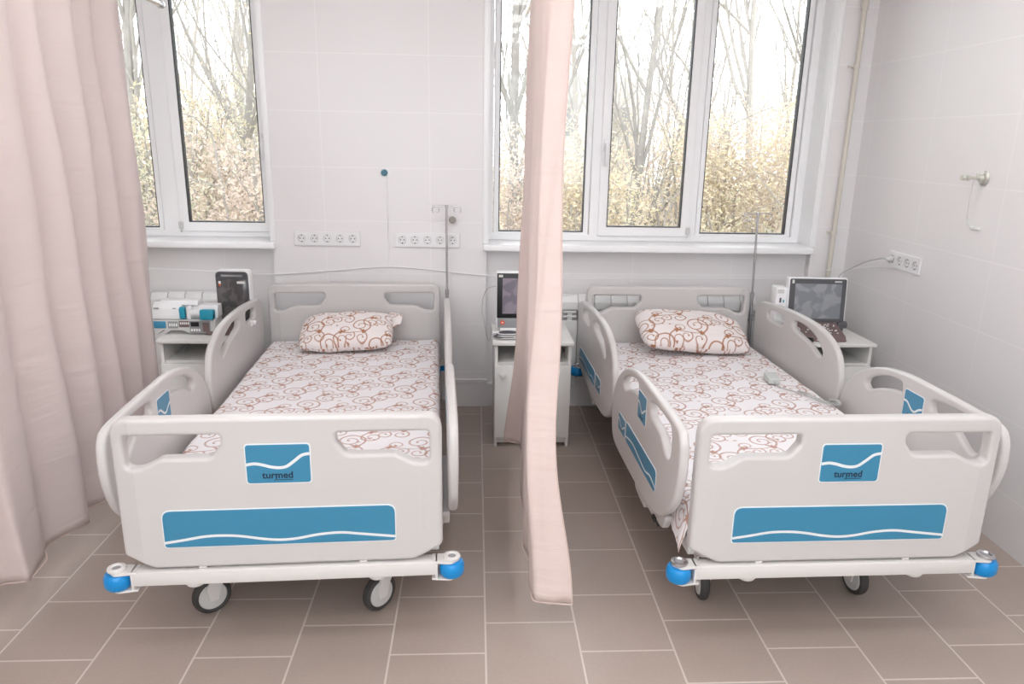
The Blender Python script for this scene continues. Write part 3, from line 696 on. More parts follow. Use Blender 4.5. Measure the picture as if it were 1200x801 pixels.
# ------------------------------------------------------------------ equipment on the cabinets
def syringe_pump():
    t = thing('syringe_pump', 'white syringe pump with teal clamps on the left cabinet', 'medical device', (-1.455, 3.70, CT))
    m = MB(); m.plate(rpoly([(-.165, .0, .004), (-.150, .0, .004), (-.125, .024, .02), (-.02, .024, .03), (.0, .008, .01), (.14, .008, .01), (.14, .078, .006), (-.165, .078, .006)]), (), .055, .003, 2, 0, lambda a, b, c: (a, .055+c, b)); m.obj('base_unit', ['lgrey'], t)
    m = MB(); m.box((-.165, -.002, .034), (-.105, .001, .070), 1, .001); m.box((-.095, -.002, .034), (-.045, .001, .070), 2, .001)
    for k in range(4): m.box((-.088+k*.011, -.004, .045), (-.081+k*.011, -.001, .060), 0)
    m.box((-.04, -.002, .040), (.010, .001, .072), 3, .001)
    for k in range(5): m.box((-.034+k*.0095, -.004, .055), (-.028+k*.0095, -.001, .066), 0, .001)
    m.box((.012, -.003, .012), (.115, .001, .073), 2, .001); m.box((.020, -.005, .045), (.060, -.002, .068), 4)
    for k in range(4): m.box((.018+k*.0125, -.006, .020), (.027+k*.0125, -.002, .033), 0, .001)
    m.box((.078, -.005, .018), (.11, -.002, .066), 3)
    m.obj('control_panel', ['white', 'blue', 'greyp', 'brown', 'black'], t)
    m = MB(); prof = [(.0, .080, .006), (.105, .080, .006), (.105, .150, .02), (.045, .162, .02), (.006, .135, .012)]
    m.plate(rpoly(prof), (), .072, .004, 2, 0, lambda a, b, c: (-.098+c, a, b)); m.plate(rpoly([(.03, .145, .004), (.105, .145, .004), (.105, .168, .008), (.045, .168, .008)]), (), .095, .003, 2, 0, lambda a, b, c: (-.045+c, a, b))
    m.plate(rpoly([(.03, .080, .004), (.105, .080, .004), (.105, .145, .01), (.045, .145, .01)]), (), .085, .003, 2, 0, lambda a, b, c: (.060+c, a, b)); m.plate(rpoly([(.0, .080, .004), (.05, .080, .004), (.05, .145, .02), (.0, .145, .02)]), (), .010, .003, 2, 0, lambda a, b, c: (.012+c, a, b))
    for z in (.094,): m.box((-.155, -.0015, z), (-.04, .001, z+.002), 0)
    m.box((-.158, .0015, .134), (-.135, .006, .139), 1); m.box((-.065, .0015, .134), (-.050, .006, .138), 1)
    m.obj('pump_housing', ['white', 'greyp'], t)
    m = MB(); m.tube([(.022, .012, .112), (.10, .012, .112)], .017, 16); m.obj('syringe_barrel', ['white'], t)
    m = MB(); m.plate(rpoly([(-.004, .084, .01), (.03, .084, .01), (.03, .145, .02), (-.004, .145, .02)]), (), .013, .006, 3, 0, lambda a, b, c: (-.018+c, a-.008, b)); m.obj('barrel_clamp', ['teal'], t)
    m = MB(); m.plate(rpoly([(-.012, .082, .008), (.035, .082, .01), (.04, .130, .012), (-.008, .135, .012)]), (), .033, .008, 3, 0, lambda a, b, c: (.105+c, a-.012, b)); m.obj('plunger_drive', ['teal'], t)
syringe_pump()
def portrait_monitor():
    t = thing('ventilator_monitor', 'tall dark portrait screen with white rim and handle behind the syringe pump', 'medical device', (-1.268, 3.86, CT), -.05)
    m = MB(); m.plate(rpoly([(-.090, .0, .01), (.090, .0, .01), (.090, .305, .03), (-.090, .305, .03)]), (), .030, .010, 3, 0, lambda a, b, c: (a, .040+c, b)); m.obj('housing', ['white'], t)
    m = MB(); m.plate(rpoly([(-.084, .012, .01), (.084, .012, .01), (.084, .297, .024), (-.084, .297, .024)]), [rpoly([(-.055, .270, .008), (.055, .270, .008), (.062, .282, .006), (-.062, .282, .006)])], .006, .003, 2, 0, lambda a, b, c: (a, .006+c, b)); m.obj('front_bezel', ['dgrey'], t)
    m = MB(); m.box((-.062, .010, .266), (.062, .02, .284)); m.obj('handle_recess', ['lgrey'], t)
    m = MB(); m.box((-.076, -.003, .03), (.076, .001, .256), 0, .001); m.obj('screen', ['screen_d'], t)
    m = MB(); m.box((.028, -.005, .236), (.070, -.002, .248), 0); m.obj('screen_sticker', ['cab'], t)
    m = MB(); m.box((-.068, -.005, .234), (-.056, -.002, .248), 0); m.box((-.066, -.005, .222), (-.058, -.002, .234), 1); m.obj('screen_sticker', ['white', 'orange'], t)
    m = MB(); m.plate(rpoly([(-.09, -.16, .012), (.075, -.16, .02), (.075, .0, .004), (-.09, .0, .004)]), (), .009, .005, 3, 0, lambda a, b, c: (a, b-.012, .010+c)); m.obj('keypad_base', ['brown'], t)
    m = MB(); m.tube([(.095, -.08, .05), (.118, -.085, .052), (.14, -.08, .048)], .011, 10); m.lathe([(.016, 0), (.016, .012)], (.118, -.094, .05), (0, -1, 0)); m.obj('rotary_knob', ['white'], t)
portrait_monitor()
def mid_monitor():
    t = thing('patient_monitor', 'slim portrait monitor with an orange round button, half behind the narrow curtain', 'medical device', (.222, 3.80, CT))
    m = MB(); m.plate(rpoly([(-.112, .018, .006), (.112, .018, .006), (.112, .318, .008), (-.112, .318, .008)]), (), .028, .004, 2, 0, lambda a, b, c: (a, .032+c, b)); m.box((-.09, -.005, 0), (.09, .10, .02), 0, .004); m.obj('housing', ['white'], t)
    m = MB(); m.box((-.108, -.001, .074), (.108, .005, .312), 0, .002); m.obj('front_bezel', ['black'], t)
    m = MB(); m.box((-.080, -.003, .098), (.104, .001, .287)); m.obj('screen', ['screen_p'], t)
    m = MB(); m.box((-.104, -.001, .020), (.108, .005, .073), 0, .002); m.obj('control_strip', ['greyp'], t)
    m = MB(); m.lathe([(.012, 0), (.012, .004)], (-.078, -.001, .050), (0, -1, 0), 20, 0); m.lathe([(.004, .004), (.004, .005)], (-.078, -.001, .050), (0, -1, 0), 12, 1); m.obj('round_button', ['orange', 'white'], t)
    m = MB(); m.box((-.100, -.002, .292), (-.078, .0, .305), 0); m.obj('maker_badge', ['lgrey'], t)
mid_monitor()
def coil(name, label, cat, pts, r, mat, plug=None, group=None):
    o = MB(); P = catmull(pts, 8, closed=False); b = Vector(P[0]); o.tube([Vector(p)-b for p in P], r, 7)
    ob = o.obj(name, [mat], loc=b); tag(ob, label, cat, group); return ob
# cables round the middle monitor
pts = [(.14+.05*math.cos(a*1.7)+.004*a, 3.655+.028*math.sin(a*1.7), CT+.006+.0030*a) for a in [k*.45 for k in range(26)]]
coil('cable_bundle', 'dark cable coiled in front of the portrait monitor with the orange button', 'cable', pts, .0052, 'dgrey')
pts = [(.175+.06*math.cos(a*1.5+.7), 3.652+.033*math.sin(a*1.5+.7), CT+.004+.0025*a) for a in [k*.45 for k in range(30)]]
coil('sensor_lead', 'thin white leads coiled over the dark cable on the middle cabinet', 'cable', pts, .0026, 'cable')
m = MB(); m.box((-.016, -.012, 0), (.016, .012, .026), 0, .003); m.box((-.011, -.013, .005), (.011, -.0115, .020), 1); tag(m.obj('sensor_box', ['white', 'lgrey'], loc=(.1045, 3.70, CT+.0005)), 'small white box beside the portrait monitor with the orange button', 'medical accessory')
pts = [(.115, 3.90, .80), (.07, 3.99, .77), (.045, 4.03, .71), (.038, 4.03, .64), (.05, 4.03, .58), (.062, 4.03, .50), (.08, 4.03, .46), (.088, 4.03, .50), (.092, 4.01, .56), (.098, 3.98, .578), (.12, 3.93, .58)]
coil('power_cable', 'grey cable looping down beside the middle cabinet', 'cable', pts, .0026, 'lgrey')
def big_monitor():
    t = thing('patient_monitor', 'large landscape monitor with dark grey bezel on the cabinet by the side wall', 'medical device', (1.825, 3.78, CT), -.06)
    R = Matrix.Rotation(-.10, 3, 'X')
    def tl(a, b, c): p = R @ Vector((a, c, b)); return (p.x, p.y, p.z+.058)
    m = MB(); m.plate(rpoly([(-.158, .0, .01), (.158, .0, .01), (.158, .247, .012), (-.158, .247, .012)]), (), .022, .006, 3, 0, lambda a, b, c: tl(a, b, .022+c)); m.obj('housing', ['white'], t)
    m = MB(); m.plate(rpoly([(-.150, .004, .008), (.150, .004, .008), (.150, .240, .01), (-.150, .240, .01)]), (), .003, .002, 2, 0, lambda a, b, c: tl(a, b, -.002+c)); m.obj('front_bezel', ['dgrey'], t)
    m = MB(); m.plate(rect(-.122, .028, .126, .214, .003), (), .001, 0, 1, 0, lambda a, b, c: tl(a, b, -.0058+c)); m.obj('screen', ['screen_g'], t)
    m = MB(); m.plate(rect(.086, .222, .124, .230, .002), (), .0006, 0, 1, 0, lambda a, b, c: tl(a, b, -.0056+c))
    m.plate(rect(-.140, .214, -.128, .234, .004), (), .0006, 0, 1, 0, lambda a, b, c: tl(a, b, -.0056+c)); m.plate(rect(-.070, .008, -.010, .020, .003), (), .0008, 0, 1, 1, lambda a, b, c: tl(a, b, -.0056+c)); m.obj('bezel_marks', ['lgrey', 'black'], t)
    m = MB(); m.box((-.215, .025, .03), (-.150, .12, .245), 0, .008); m.box((-.208, .022, .215), (-.175, .027, .236), 1)
    m.box((-.195, .022, .165), (-.186, .027, .190), 2); m.box((-.176, .022, .165), (-.170, .027, .180), 3); m.obj('side_module', ['white', 'lgrey', 'dgrey', 'teal'], t)
    m = MB(); m.plate(rpoly([(-.165, .0, .003), (.02, .0, .003), (.03, .045, .006), (-.01, .070, .01), (-.15, .028, .012)]), (), .115, .008, 3, 0, lambda a, b, c: (-.005+c, a, b)); m.obj('keypad_base', ['brown'], t)
    m = MB(); rr = random.Random(5)
    for k in range(46):
        a = rr.gauss(0, .036); b = rr.uniform(-.125, -.035); z = .028+(b+.15)/.14*.042+.0012
        w = rr.uniform(.002, .006)
        if abs(a) < .095: m.box((a-w, b-.002, z-.002), (a+w, b+.002, z+.0022), 0)
    m.obj('keypad_marks', ['white'], t)
    m = MB(); m.lathe([(.020, 0), (.020, .03), (.014, .034)], (.135, .0, .055), (1, 0, 0)); m.box((.118, -.015, .0), (.15, .04, .07), 0, .006); m.obj('screen_hinge', ['dgrey'], t)
big_monitor()
pts = [(1.62, 3.74, .66), (1.61, 3.66, .665), (1.64, 3.62, .655), (1.68, 3.64, .64), (1.695, 3.67, .59), (1.72, 3.66, .583), (1.78, 3.62, .583), (1.80, 3.615, .583)]
coil('sensor_lead', 'white lead hanging in front of the landscape monitor', 'cable', pts, .003, 'cable')
pts = [(1.715+.026*math.cos(a*1.8), 3.60+.010*math.sin(a*1.8)+.0*a, CT+.005+.0022*a) for a in [k*.4 for k in range(22)]]
coil('cable_bundle', 'black cable coiled on the side wall cabinet behind the bed rail', 'cable', pts, .004, 'black')

# ------------------------------------------------------------------ wall fittings
def sockets(label, n, x0, z0, loc, rz, pitch=.0711):
    t = thing('power_socket_strip', label, 'power socket', loc, rz, 'socket strips')
    w = pitch*(n-1)+.082
    m = MB(); m.plate(rect(0, 0, w, .082, .004), [[(.041+k*pitch+.020*math.cos(-q*PI/12), .041+.020*math.sin(-q*PI/12)) for q in range(24)] for k in range(n)], .005, .0025, 2, 0, lambda a, b, c: (a, -.005+c, b)); m.obj('frame_plate', ['white'], t)
    for k in range(n):
        cx = .041+k*pitch; m = MB()
        m.lathe([(.0192, 0), (.0192, .0055), (.001, .0055)], (cx, .0, .041), (0, -1, 0), 24); m.lathe([(.0218, .0095), (.0218, .0110), (.0200, .0110), (.0198, .002)], (cx, 0, .041), (0, -1, 0), 28, 2, False)
        for s in (-1, 1): m.lathe([(.0032, .0050), (.0032, .0062)], (cx+s*.0095, 0, .041), (0, -1, 0), 10, 1); m.box((cx-.003, -.008, .041+s*.0175-.0025), (cx+.003, -.001, .041+s*.0175+.0025), 1)
        for dx, dz in ((-.031, -.031), (.031, -.031), (-.031, .031), (.031, .031)): pass
        m.obj('outlet', ['white', 'black', 'lgrey'], t)
    return t
sockets('white five-gang socket strip on the back wall near the left window sill', 5, 0, 0, (-1.019, YW-.0002, .962), 0)
sockets('white five-gang socket strip on the back wall behind the chrome drip pole', 5, 0, 0, (-.456, YW-.0002, .959), 0)
ang = math.atan(.0275)
def on_right(y): return 2.122+(y-2.4)*.0275
sockets('white four-gang socket strip on the side wall with a cable plugged in', 4, 0, 0, (on_right(3.735)-.0002, 3.735, .958), -PI/2-ang)
xr = on_right(3.70)
t = thing('power_cable', 'grey power cable plugged into the side wall socket strip', 'cable', (xr-.012, 3.694, .999))
P = [(-.030, 0, 0), (-.05, .02, -.002), (-.085, .09, -.03), (-.12, .16, -.075), (-.155, .20, -.115), (-.17, .20, -.15)]
m = MB(); m.tube(catmull(P, 8, False), .003, 8); m.obj('cord', ['gcable'], t)
m = MB(); m.lathe([(.017, 0), (.017, .012), (.012, .022), (.006, .032)], (.0, 0, 0), (-1, 0, 0)); m.obj('plug', ['lgrey'], t)
coil('power_cable', 'thin white cable sagging along the side wall to the monitor', 'cable', [(xr-.006, 3.66, .957), (xr-.02, 3.76, .948), (xr-.04, 3.88, .925), (xr-.08, 4.02, .89), (xr-.14, 4.15, .86)], .0026, 'cable')
# call button and its cord
t = thing('call_button', 'small blue round call button on the back wall', 'call button', (-.506, YW, 1.371))
m = MB(); m.lathe([(.026, 0), (.026, .002)], (.006, 0, 0), (0, -1, 0)); m.obj('backing_disc', ['white'], t)
m = MB(); m.lathe([(.019, .002), (.019, .014), (.014, .018), (.006, .018), (.006, .012)], (0, 0, 0), (0, -1, 0), 8); m.obj('button_body', [pbr('steel_blue', (.07, .20, .27), .4)], t)
m = MB(); m.tube([(.012, -.004, -.015), (.013, -.004, -.2), (.014, -.004, -.38), (.014, -.004, -.523)], .0030, 8); m.obj('cable_drop', ['cable'], t)
P = [(-3.2, 4.222, .83), (-1.87, 4.222, .824), (-1.249, 4.222, .796), (-1.0, 4.222, .806), (-.82, 4.222, .820), (-.49, 4.222, .846), (-.2, 4.222, .825), (.074, 4.222, .800), (.56, 4.222, .786), (1.0, 4.222, .790), (1.72, 4.222, .796), (2.04, 4.222, .798), (2.16, 4.222, .80)]
o = coil('wall_cable', 'thin white cable running along the back wall below the windows', 'cable', P, .0034, 'cable')
t = thing('wall_hook', 'small grey round fitting on the wall beside the drip pole', 'wall fitting', (-.130, YW, 1.118))
m = MB(); m.lathe([(.017, 0), (.017, .006), (.012, .010)], (0, 0, 0), (0, -1, 0)); m.obj('mount', ['lgrey'], t)
m = MB(); m.lathe([(.005, .008), (.005, .02), (.018, .024), (.020, .032), (.014, .038)], (0, 0, 0), (0, -1, 0)); m.obj('cap', [pbr('putty_plastic', (.36, .34, .30), .5)], t)
# gas outlet on the side wall
gy = 3.085
t = thing('gas_outlet', 'nickel wall outlet with a flange and thin hose on the side wall', 'gas outlet', (on_right(gy), gy, 1.436), -PI/2-ang)
NK = pbr('nickel', (.62, .62, .56), .3, metal=.6)
m = MB(); m.lathe([(.030, 0), (.032, .004), (.028, .010), (.016, .014), (.012, .030)], (0, 0, 0), (0, -1, 0), 28); m.obj('flange', [NK], t)
m = MB(); m.lathe([(.007, .02), (.007, .065), (.012, .067), (.012, .078), (.006, .080), (.006, .088), (.013, .092), (.011, .100)], (0, 0, 0), (0, -1, 0), 18); m.tube([(-.004, -.03, .0), (-.004, -.03, .02)], .006, 10); m.obj('spout', [NK], t)
m = MB(); m.tube(catmull([(.0, -.045, -.006), (.0, -.048, -.06), (.004, -.05, -.14), (-.002, -.04, -.19), (.006, -.022, -.207), (.012, -.012, -.202)], 8, False), .0022, 7); m.obj('hose', ['lgrey'], t)
m = MB(); m.box((-.030, -.008, -.215), (.035, -.0, -.203), 0, .003); m.obj('hose_bracket', ['white'], t)

# radiators in the niches
def radiator(label, x0, n, pitch=.0955):
    t = thing('radiator', label, 'radiator', (x0, 4.210, 0), 0, 'radiators')
    for k in range(n):
        m = MB(); a = k*pitch; w = pitch-.004
        m.box((a, -.030, .15), (a+w, -.024, .545), 0, .002)            # front fin
        m.box((a+w/2-.014, -.0235, .14), (a+w/2+.014, .026, .60), 0, .008); m.box((a, -.012, .54), (a+w, -.006, .625), 1)
        m.box((a+.004, .020, .17), (a+w-.004, .026, .60), 0, .002)
        for q in (.562, .588): m.box((a+.006, -.026, q), (a+w-.006, -.013, q+.012), 0, .003)
        m.plate(rpoly([(-.032, .612, .004), (-.026, .612, .002), (-.024, .648, .01), (-.004, .682, .02), (.024, .688, .004), (.024, .694, .004), (-.008, .692, .02), (-.032, .654, .012)]), (), w/2, .002, 2, 0, lambda p, q, c: (a+w/2+c, p, q))
        m.obj('section', ['rad', 'slot'], t, angle=30)
    m = MB(); m.tube([(-.03, 0, .61), (n*pitch+.03, 0, .61)], .018, 12); m.tube([(-.03, 0, .18), (n*pitch+.03, 0, .18)], .018, 12); m.obj('header_pipes', ['rad'], t)
    return t
radiator('white sectional radiator behind the left cabinet and syringe pump', -2.12, 8)
radiator('white sectional radiator behind the headboard of the right bed', .41, 13)
coil('radiator_pipe', 'cream pipe joining the right radiator to the corner pipe', 'pipe', [(1.68, 4.20, .61), (1.72, 4.205, .625), (1.76, 4.205, .642), (1.90, 4.205, .644), (2.045, 4.20, .644)], .009, 'cream')

# drip poles
def pole(label, B, lean, z1):
    t = thing('iv_pole', label, 'drip pole', in_bed(B, .514, 2.078, .30), B['rz'], 'drip poles', rot=(0, lean, B['rz']))
    h = z1-.30
    m = MB(); m.tube([(0, 0, 0), (0, 0, .42)], .0095, 14); m.tube([(0, 0, .42), (0, 0, h)], .0065, 14); m.lathe([(.0115, .40), (.0115, .43)], (0, 0, 0)); m.obj('pole', ['chrome'], t)
    m = MB(); m.tube([(-.078, 0, h-.002), (.078, 0, h-.004)], .0032, 10); m.lathe([(.009, -.012), (.009, .004)], (0, 0, h)); m.obj('crossbar', ['chrome'], t)
    for s in (-1, 1):
        m = MB(); m.tube([(s*(.060)+.019*math.sin(a)*s, -.006*a/6, h-.022+.019*math.cos(a)) for a in [k*.38 for k in range(15)]], .0030, 8); m.obj('hook', ['chrome'], t)
    m = MB(); m.lathe([(.0155, -.02), (.0155, .05), (.012, .055)], (0, 0, 0)); m.box((-.045, -.012, -.016), (0, .012, .012), 0, .003); m.obj('pole_socket', ['beam'], t)
pole('chrome drip pole with two ring hooks, standing in front of the wall sockets', LBED, .0, 1.20)
pole('slightly leaning drip pole in front of the wide window', RBED, -.034, 1.185)

# handset on the right bed
hx, hy, hz = in_bed(RBED, .303, 1.262, .463)
t = thing('hand_control', 'light grey corded hand control lying on the right bed', 'remote control', (hx, hy, hz), RBED['rz']-.20)
m = MB(); m.plate(rpoly([(-.026, -.058, .008), (.026, -.058, .008), (.029, .055, .012), (-.029, .055, .012)]), (), .014, .005, 3, 0, lambda a, b, c: (a, b, .016+c)); m.obj('casing', [pbr('handset_grey', (.60, .64, .62), .45)], t)
m = MB()
for r_ in range(3):
    for c_ in (-1, 1): m.box((c_*.011-.007, -.03+r_*.026, .029), (c_*.011+.007, -.015+r_*.026, .0312), 0, .001)
m.obj('buttons', ['lgrey'], t)
o0 = Matrix.Translation(t.location) @ Euler(t.rotation_euler).to_matrix().to_4x4(); inv = o0.inverted()
W = [in_bed(RBED, *p) for p in ((.29, 1.205, .478), (.30, 1.17, .466), (.33, 1.12, .466), (.355, 1.08, .467))]
m = MB(); m.tube([inv @ Vector(p) for p in catmull(W, 6, False)], .0028, 7)
path = catmull([in_bed(RBED, *p) for p in ((.355, 1.08, .468), (.375, 1.03, .470), (.392, .96, .470), (.42, .915, .470), (.452, .905, .470), (.472, .935, .466), (.484, .99, .455), (.488, 1.04, .44))], 26, False)
H = []; n = len(path); turns = 52
for i in range(n*4):
    u = i/4; k = min(n-2, int(u)); p = Vector(path[k]).lerp(Vector(path[k+1]), u-k); tt = (Vector(path[k+1])-Vector(path[k])).normalized(); sd = tt.cross(Vector((0, 0, 1))).normalized(); up = sd.cross(tt)
    a = u/n*turns*2*PI; H.append(inv @ (p+(sd*math.cos(a)+up*math.sin(a))*.0062+Vector((0, 0, .004))))
m.tube(H, .0017, 5); m.obj('coiled_cord', [pbr('cord_grey', (.52, .53, .52), .5)], t)

# ------------------------------------------------------------------ outside
GZ = -4.2
m = MB(); gx = [(-60+i*4.8, -38+j*5.6) for j in range(26) for i in range(26)]
m.add([(x, y, GZ+.12*math.sin(x*.4)*math.cos(y*.3)) for x, y in gx], [(j*26+i, j*26+i+1, (j+1)*26+i+1, (j+1)*26+i) for j in range(25) for i in range(25)])
m.v += []; tag(m.obj('ground', ['ground']), kind='structure')
def leaves(mb, c, R, n, size, rr, mi=0):
    for _ in range(n):
        while True:
            q = Vector((rr.uniform(-1, 1), rr.uniform(-1, 1), rr.uniform(-1, 1)))
            if q.length < 1: break
        p = Vector((c[0]+q.x*R[0], c[1]+q.y*R[1], c[2]+q.z*R[2]))
        u = Vector((rr.gauss(0, 1), rr.gauss(0, 1), rr.gauss(0, 1))).normalized(); v = u.orthogonal().normalized(); s = size*rr.uniform(.5, 1.3)
        mb.add([p-u*s, p+v*s*.45, p+u*s, p-v*s*.45], [(0, 1, 2, 3)], mi)
def tree(label, x, y, h, r0, lean, seed, bark, leafm, nleaf, spread=1.0, depth=4, fork=2, lsize=.032, nb=3, low=.12, name='bare_tree'):
    rr = random.Random(seed); t = thing(name, label, 'tree', (x, y, GZ))
    mb = MB(); tips = []
    def grow(p, d, L, r, dep):
        n = 4; pts = [p]; rs = [r]; q = p
        for k in range(n):
            d = (d+Vector((rr.gauss(0, .10), rr.gauss(0, .10), rr.uniform(.0, .14)))).normalized(); q = q+d*L/n; pts.append(q); rs.append(r*(1-.45*(k+1)/n))
        mb.tube(pts, rs, 6 if dep > 2 else 4, caps=False)
        if dep <= 1: tips.extend(pts[1:])
        if dep == 0: return
        for k in range(fork+(1 if dep > 1 else 2)):
            i = rr.randint(1, n); a = rr.uniform(0, 6.28); s = rr.uniform(.35, .8)*spread
            nd = (d+Vector((math.cos(a)*s, math.sin(a)*s*.7, rr.uniform(.0, .5)))).normalized()
            grow(pts[i], nd, L*rr.uniform(.55, .85), rs[i]*rr.uniform(.45, .7), dep-1)
    p = Vector((0, 0, -.1)); d = Vector((lean, 0, 1)).normalized(); n = 8; pts = [p]; rs = [r0]
    for k in range(n):
        d = (d+Vector((rr.gauss(0, .04), rr.gauss(0, .03), .03))).normalized(); p = p+d*h/n; pts.append(p); rs.append(r0*(1-.75*(k+1)/n))
    mb.tube(pts, rs, 8, caps=False)
    for k in range(2, n+1):
        for j in range(nb):
            a = rr.uniform(0, 6.28); s = rr.uniform(.4, .9)*spread
            grow(pts[k], Vector((math.cos(a)*s, math.sin(a)*s*.6, rr.uniform(.5, 1.1))).normalized(), h*rr.uniform(.14, .26), rs[k]*.55, depth-1)
    mb.obj('trunk_and_branches', [bark], t)
    lf = MB()
    if tips:
        for _ in range(nleaf):
            p = rr.choice(tips)
            leaves(lf, p, (.35, .35, .3), 2, lsize, rr)
        lf.obj('foliage', [leafm], t, smooth=False)
    return t
def bush(label, x, y, h, w, seed, leafm, n, lsize=.040):
    rr = random.Random(seed); t = thing('autumn_shrub', label, 'shrub', (x, y, GZ))
    mb = MB(); lf = MB()
    for k in range(16):
        a = rr.uniform(0, 6.28); e = Vector((math.cos(a)*w*rr.uniform(.2, .9), math.sin(a)*w*.7*rr.uniform(.2, .9), h*rr.uniform(.6, 1.0)))
        P = catmull([(0, 0, -.1), tuple(e*.35+Vector((0, 0, h*.1))), tuple(e*.7+Vector((rr.gauss(0, .1), 0, 0))), tuple(e)], 4, False); mb.tube(P, [.05*(1-i/len(P))+.008 for i in range(len(P))], 5, caps=False)
        for j in range(5):
            s = Vector(P[rr.randint(5, len(P)-1)]); q = s+Vector((rr.gauss(0, .5), rr.gauss(0, .4), rr.uniform(.2, .9))); mb.tube([s, (s+q)/2+Vector((rr.gauss(0, .06), 0, .04)), q], [.014, .010, .005], 4, caps=False)
    mb.obj('stems', ['bark'], t)
    for k in range(26):
        a = rr.uniform(0, 6.28); rad = w*math.sqrt(rr.random()); z = h*rr.uniform(.25, 1.0); rad *= math.sqrt(max(.05, 1-(z/h)**3))
        leaves(lf, (math.cos(a)*rad, math.sin(a)*rad*.8, z), (w*.34, w*.34, h*.13), n//13, lsize, rr)
    lf.obj('foliage', [leafm], t, smooth=False)
def px2x(px, y):  # horizontal place of a picture column at depth y, near the horizon
    return (px-552)/866*y*1.0
for i, (px, y, h, r0, ln, bk, lfm, nl, sp, lab) in enumerate([
    (742, 14.5, 13.5, .095, .03, 'bark', 'leaf1', 900, .55, 'dark forked trunk tree seen through the middle pane of the wide window'),
    (876, 16.5, 13.0, .12, .0, 'bark_l', 'leaf2', 1200, .75, 'pale branching tree seen through the right pane of the wide window'),
    (594, 15.0, 12.5, .13, .01, 'bark', 'leaf2', 1200, .55, 'slim upright tree seen at the left edge of the wide window'),
    (246, 14.0, 11.5, .11, .10, 'bark', 'leaf1', 1300, .85, 'leaning tree seen through the right pane of the left window'),
    (176, 13.0, 12.0, .12, .02, 'bark', 'leaf3', 1500, .75, 'tree seen beside the long curtain through the left window'),
    (300, 17.0, 12.0, .10, -.05, 'bark_l', 'leaf2', 1300, .8, 'thin pale tree at the right edge of the left window view'),
    (668, 21.0, 13.0, .13, .02, 'bark_l', 'leaf2', 1300, .7, 'distant tree seen just right of the narrow curtain'),
    (800, 20.0, 12.0, .11, .05, 'bark_l', 'leaf1', 1100, .75, 'thin tree leaning beside the mullion of the wide window'),
    (932, 19.0, 12.5, .12, .04, 'bark', 'leaf3', 1600, .8, 'tree with the most leaves at the right edge of the wide window')]):
    tree(lab, px2x(px, y), y, h, r0, ln, 40+i, bk, lfm, nl, sp, name='autumn_tree')
for i, (px, y, h, ln, lab) in enumerate([
    (150, 22, 13.0, .03, 'slender grey tree in the second row, nearest the long curtain'), (222, 24, 12.5, -.02, 'slender grey tree in the second row, left of the leaning tree'), (285, 26, 13.5, .03, 'slender grey tree in the second row, far right of the left window'),
    (630, 25, 13.0, .02, 'slender grey tree in the second row, hidden partly by the narrow curtain'), (705, 27, 13.5, -.02, 'slender grey tree in the second row, by the first mullion'), (765, 24, 12.0, .04, 'slender grey tree in the second row, middle pane'),
    (835, 23, 13.0, .0, 'slender grey tree in the second row, by the second mullion'), (900, 25, 13.5, .03, 'slender grey tree in the second row, right pane'), (955, 23, 12.5, -.04, 'slender grey tree in the second row, at the right edge')]):
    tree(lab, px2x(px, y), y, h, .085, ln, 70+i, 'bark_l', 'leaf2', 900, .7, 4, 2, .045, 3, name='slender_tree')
for i, (px, y, h, w, lfm, n) in enumerate([
    (150, 11.5, 4.6, 1.7, 'leaf3', 3600), (215, 13, 5.2, 1.7, 'leaf1', 4200), (275, 12, 5.0, 1.6, 'leaf2', 4200), (330, 15, 5.6, 1.8, 'leaf3', 3000),
    (590, 12.5, 4.9, 1.5, 'leaf2', 4000), (650, 13.5, 5.1, 1.4, 'leaf2', 3600), (700, 12, 4.5, 1.2, 'leaf1', 3000), (760, 16, 5.5, 1.8, 'leaf2', 4200), (812, 12.5, 4.7, 1.4, 'leaf1', 3800),
    (870, 13, 5.3, 1.6, 'leaf2', 4200), (925, 12, 5.2, 1.6, 'leaf1', 4000), (985, 14, 5.8, 1.9, 'leaf3', 3400)]):
    col = {'leaf1': 'yellow', 'leaf2': 'russet', 'leaf3': 'greenish'}[lfm]
    where = ['behind the long curtain edge', 'in the middle of the left window view', 'low in the right pane of the left window', 'at the right end of the left window view', 'at the left edge of the wide window', 'just right of the narrow curtain',
             'behind the first mullion of the wide window', 'in the middle pane of the wide window', 'behind the second mullion of the wide window', 'low in the right pane of the wide window', 'at the right edge of the wide window view', 'beyond the right reveal of the wide window'][i]
    bush('%s autumn shrub outside, %s' % (col, where), px2x(px, y), y, h+.9, w, 90+i, lfm, int(n*1.4))
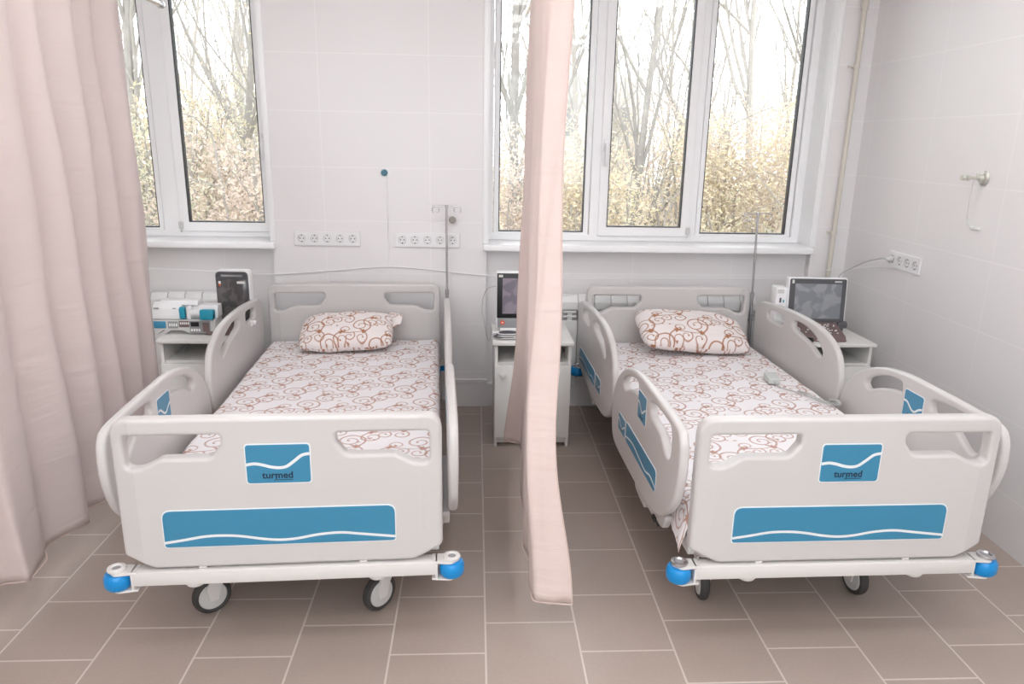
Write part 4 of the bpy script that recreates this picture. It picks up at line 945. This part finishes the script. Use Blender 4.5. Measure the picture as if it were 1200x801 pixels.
# distant hedge line
rr = random.Random(3); lf = MB()
for k in range(60):
    x = -22+k*.68; y = rr.uniform(24, 30); leaves(lf, (x, y, rr.uniform(-2.5, 1.2)), (1.4, 1.2, 1.9), 420, .11, rr)
for k in range(26):
    x = -20+k*1.5; leaves(lf, (x, 31, rr.uniform(1.0, 3.2)), (1.2, 1, 1.6), 160, .10, rr)
tag(lf.obj('distant_thicket', ['leaf3'], smooth=False), 'distant autumn thicket closing off the view outside', 'thicket', kind='stuff')
t = thing('building', 'pale building glimpsed through trees right of the narrow curtain', 'building', (5.1, 33.0, GZ))
m = MB(); m.box((-2.0, 0, 0), (2.0, 6, 8.4)); m.obj('wall', ['render'], t)
for i in range(3):
    for j in range(3): m = MB(); m.box((-1.5+i*1.2, -.04, 1.2+j*2.4), (-.9+i*1.2, .02, 2.4+j*2.4), 0); m.obj('window', ['greyp'], t)

# ------------------------------------------------------------------ world, camera, view
w = bpy.data.worlds.new('overcast_sky'); SC.world = w; w.use_nodes = True; nt = w.node_tree
bg = nt.nodes['Background']; bg.inputs[0].default_value = (.93, .965, 1.0, 1); bg.inputs[1].default_value = 2.45
cam = bpy.data.cameras.new('camera'); co = bpy.data.objects.new('camera', cam); C.objects.link(co)
yaw, pitch, roll, hgt, foc = .0517, -.2662, .0179, 1.5551, 865.85
cy, sy, cp, sp, cr, sr = math.cos(yaw), math.sin(yaw), math.cos(pitch), math.sin(pitch), math.cos(roll), math.sin(roll)
fw = Vector((sy*cp, cy*cp, sp)); rt = Vector((cy, -sy, 0)); up = rt.cross(fw)
r2 = rt*cr+up*sr; u2 = -rt*sr+up*cr
mt = Matrix((r2, u2, -fw)).transposed().to_4x4(); mt.translation = Vector((0, 0, hgt)); co.matrix_world = mt
cam.sensor_width = 36; cam.lens = foc*36/1200; cam.clip_start = .05; cam.clip_end = 300
SC.camera = co
vs = SC.view_settings; vs.view_transform = 'Standard'; vs.look = 'None'; vs.gamma = 1; vs.use_curve_mapping = False; vs.exposure = 0.64
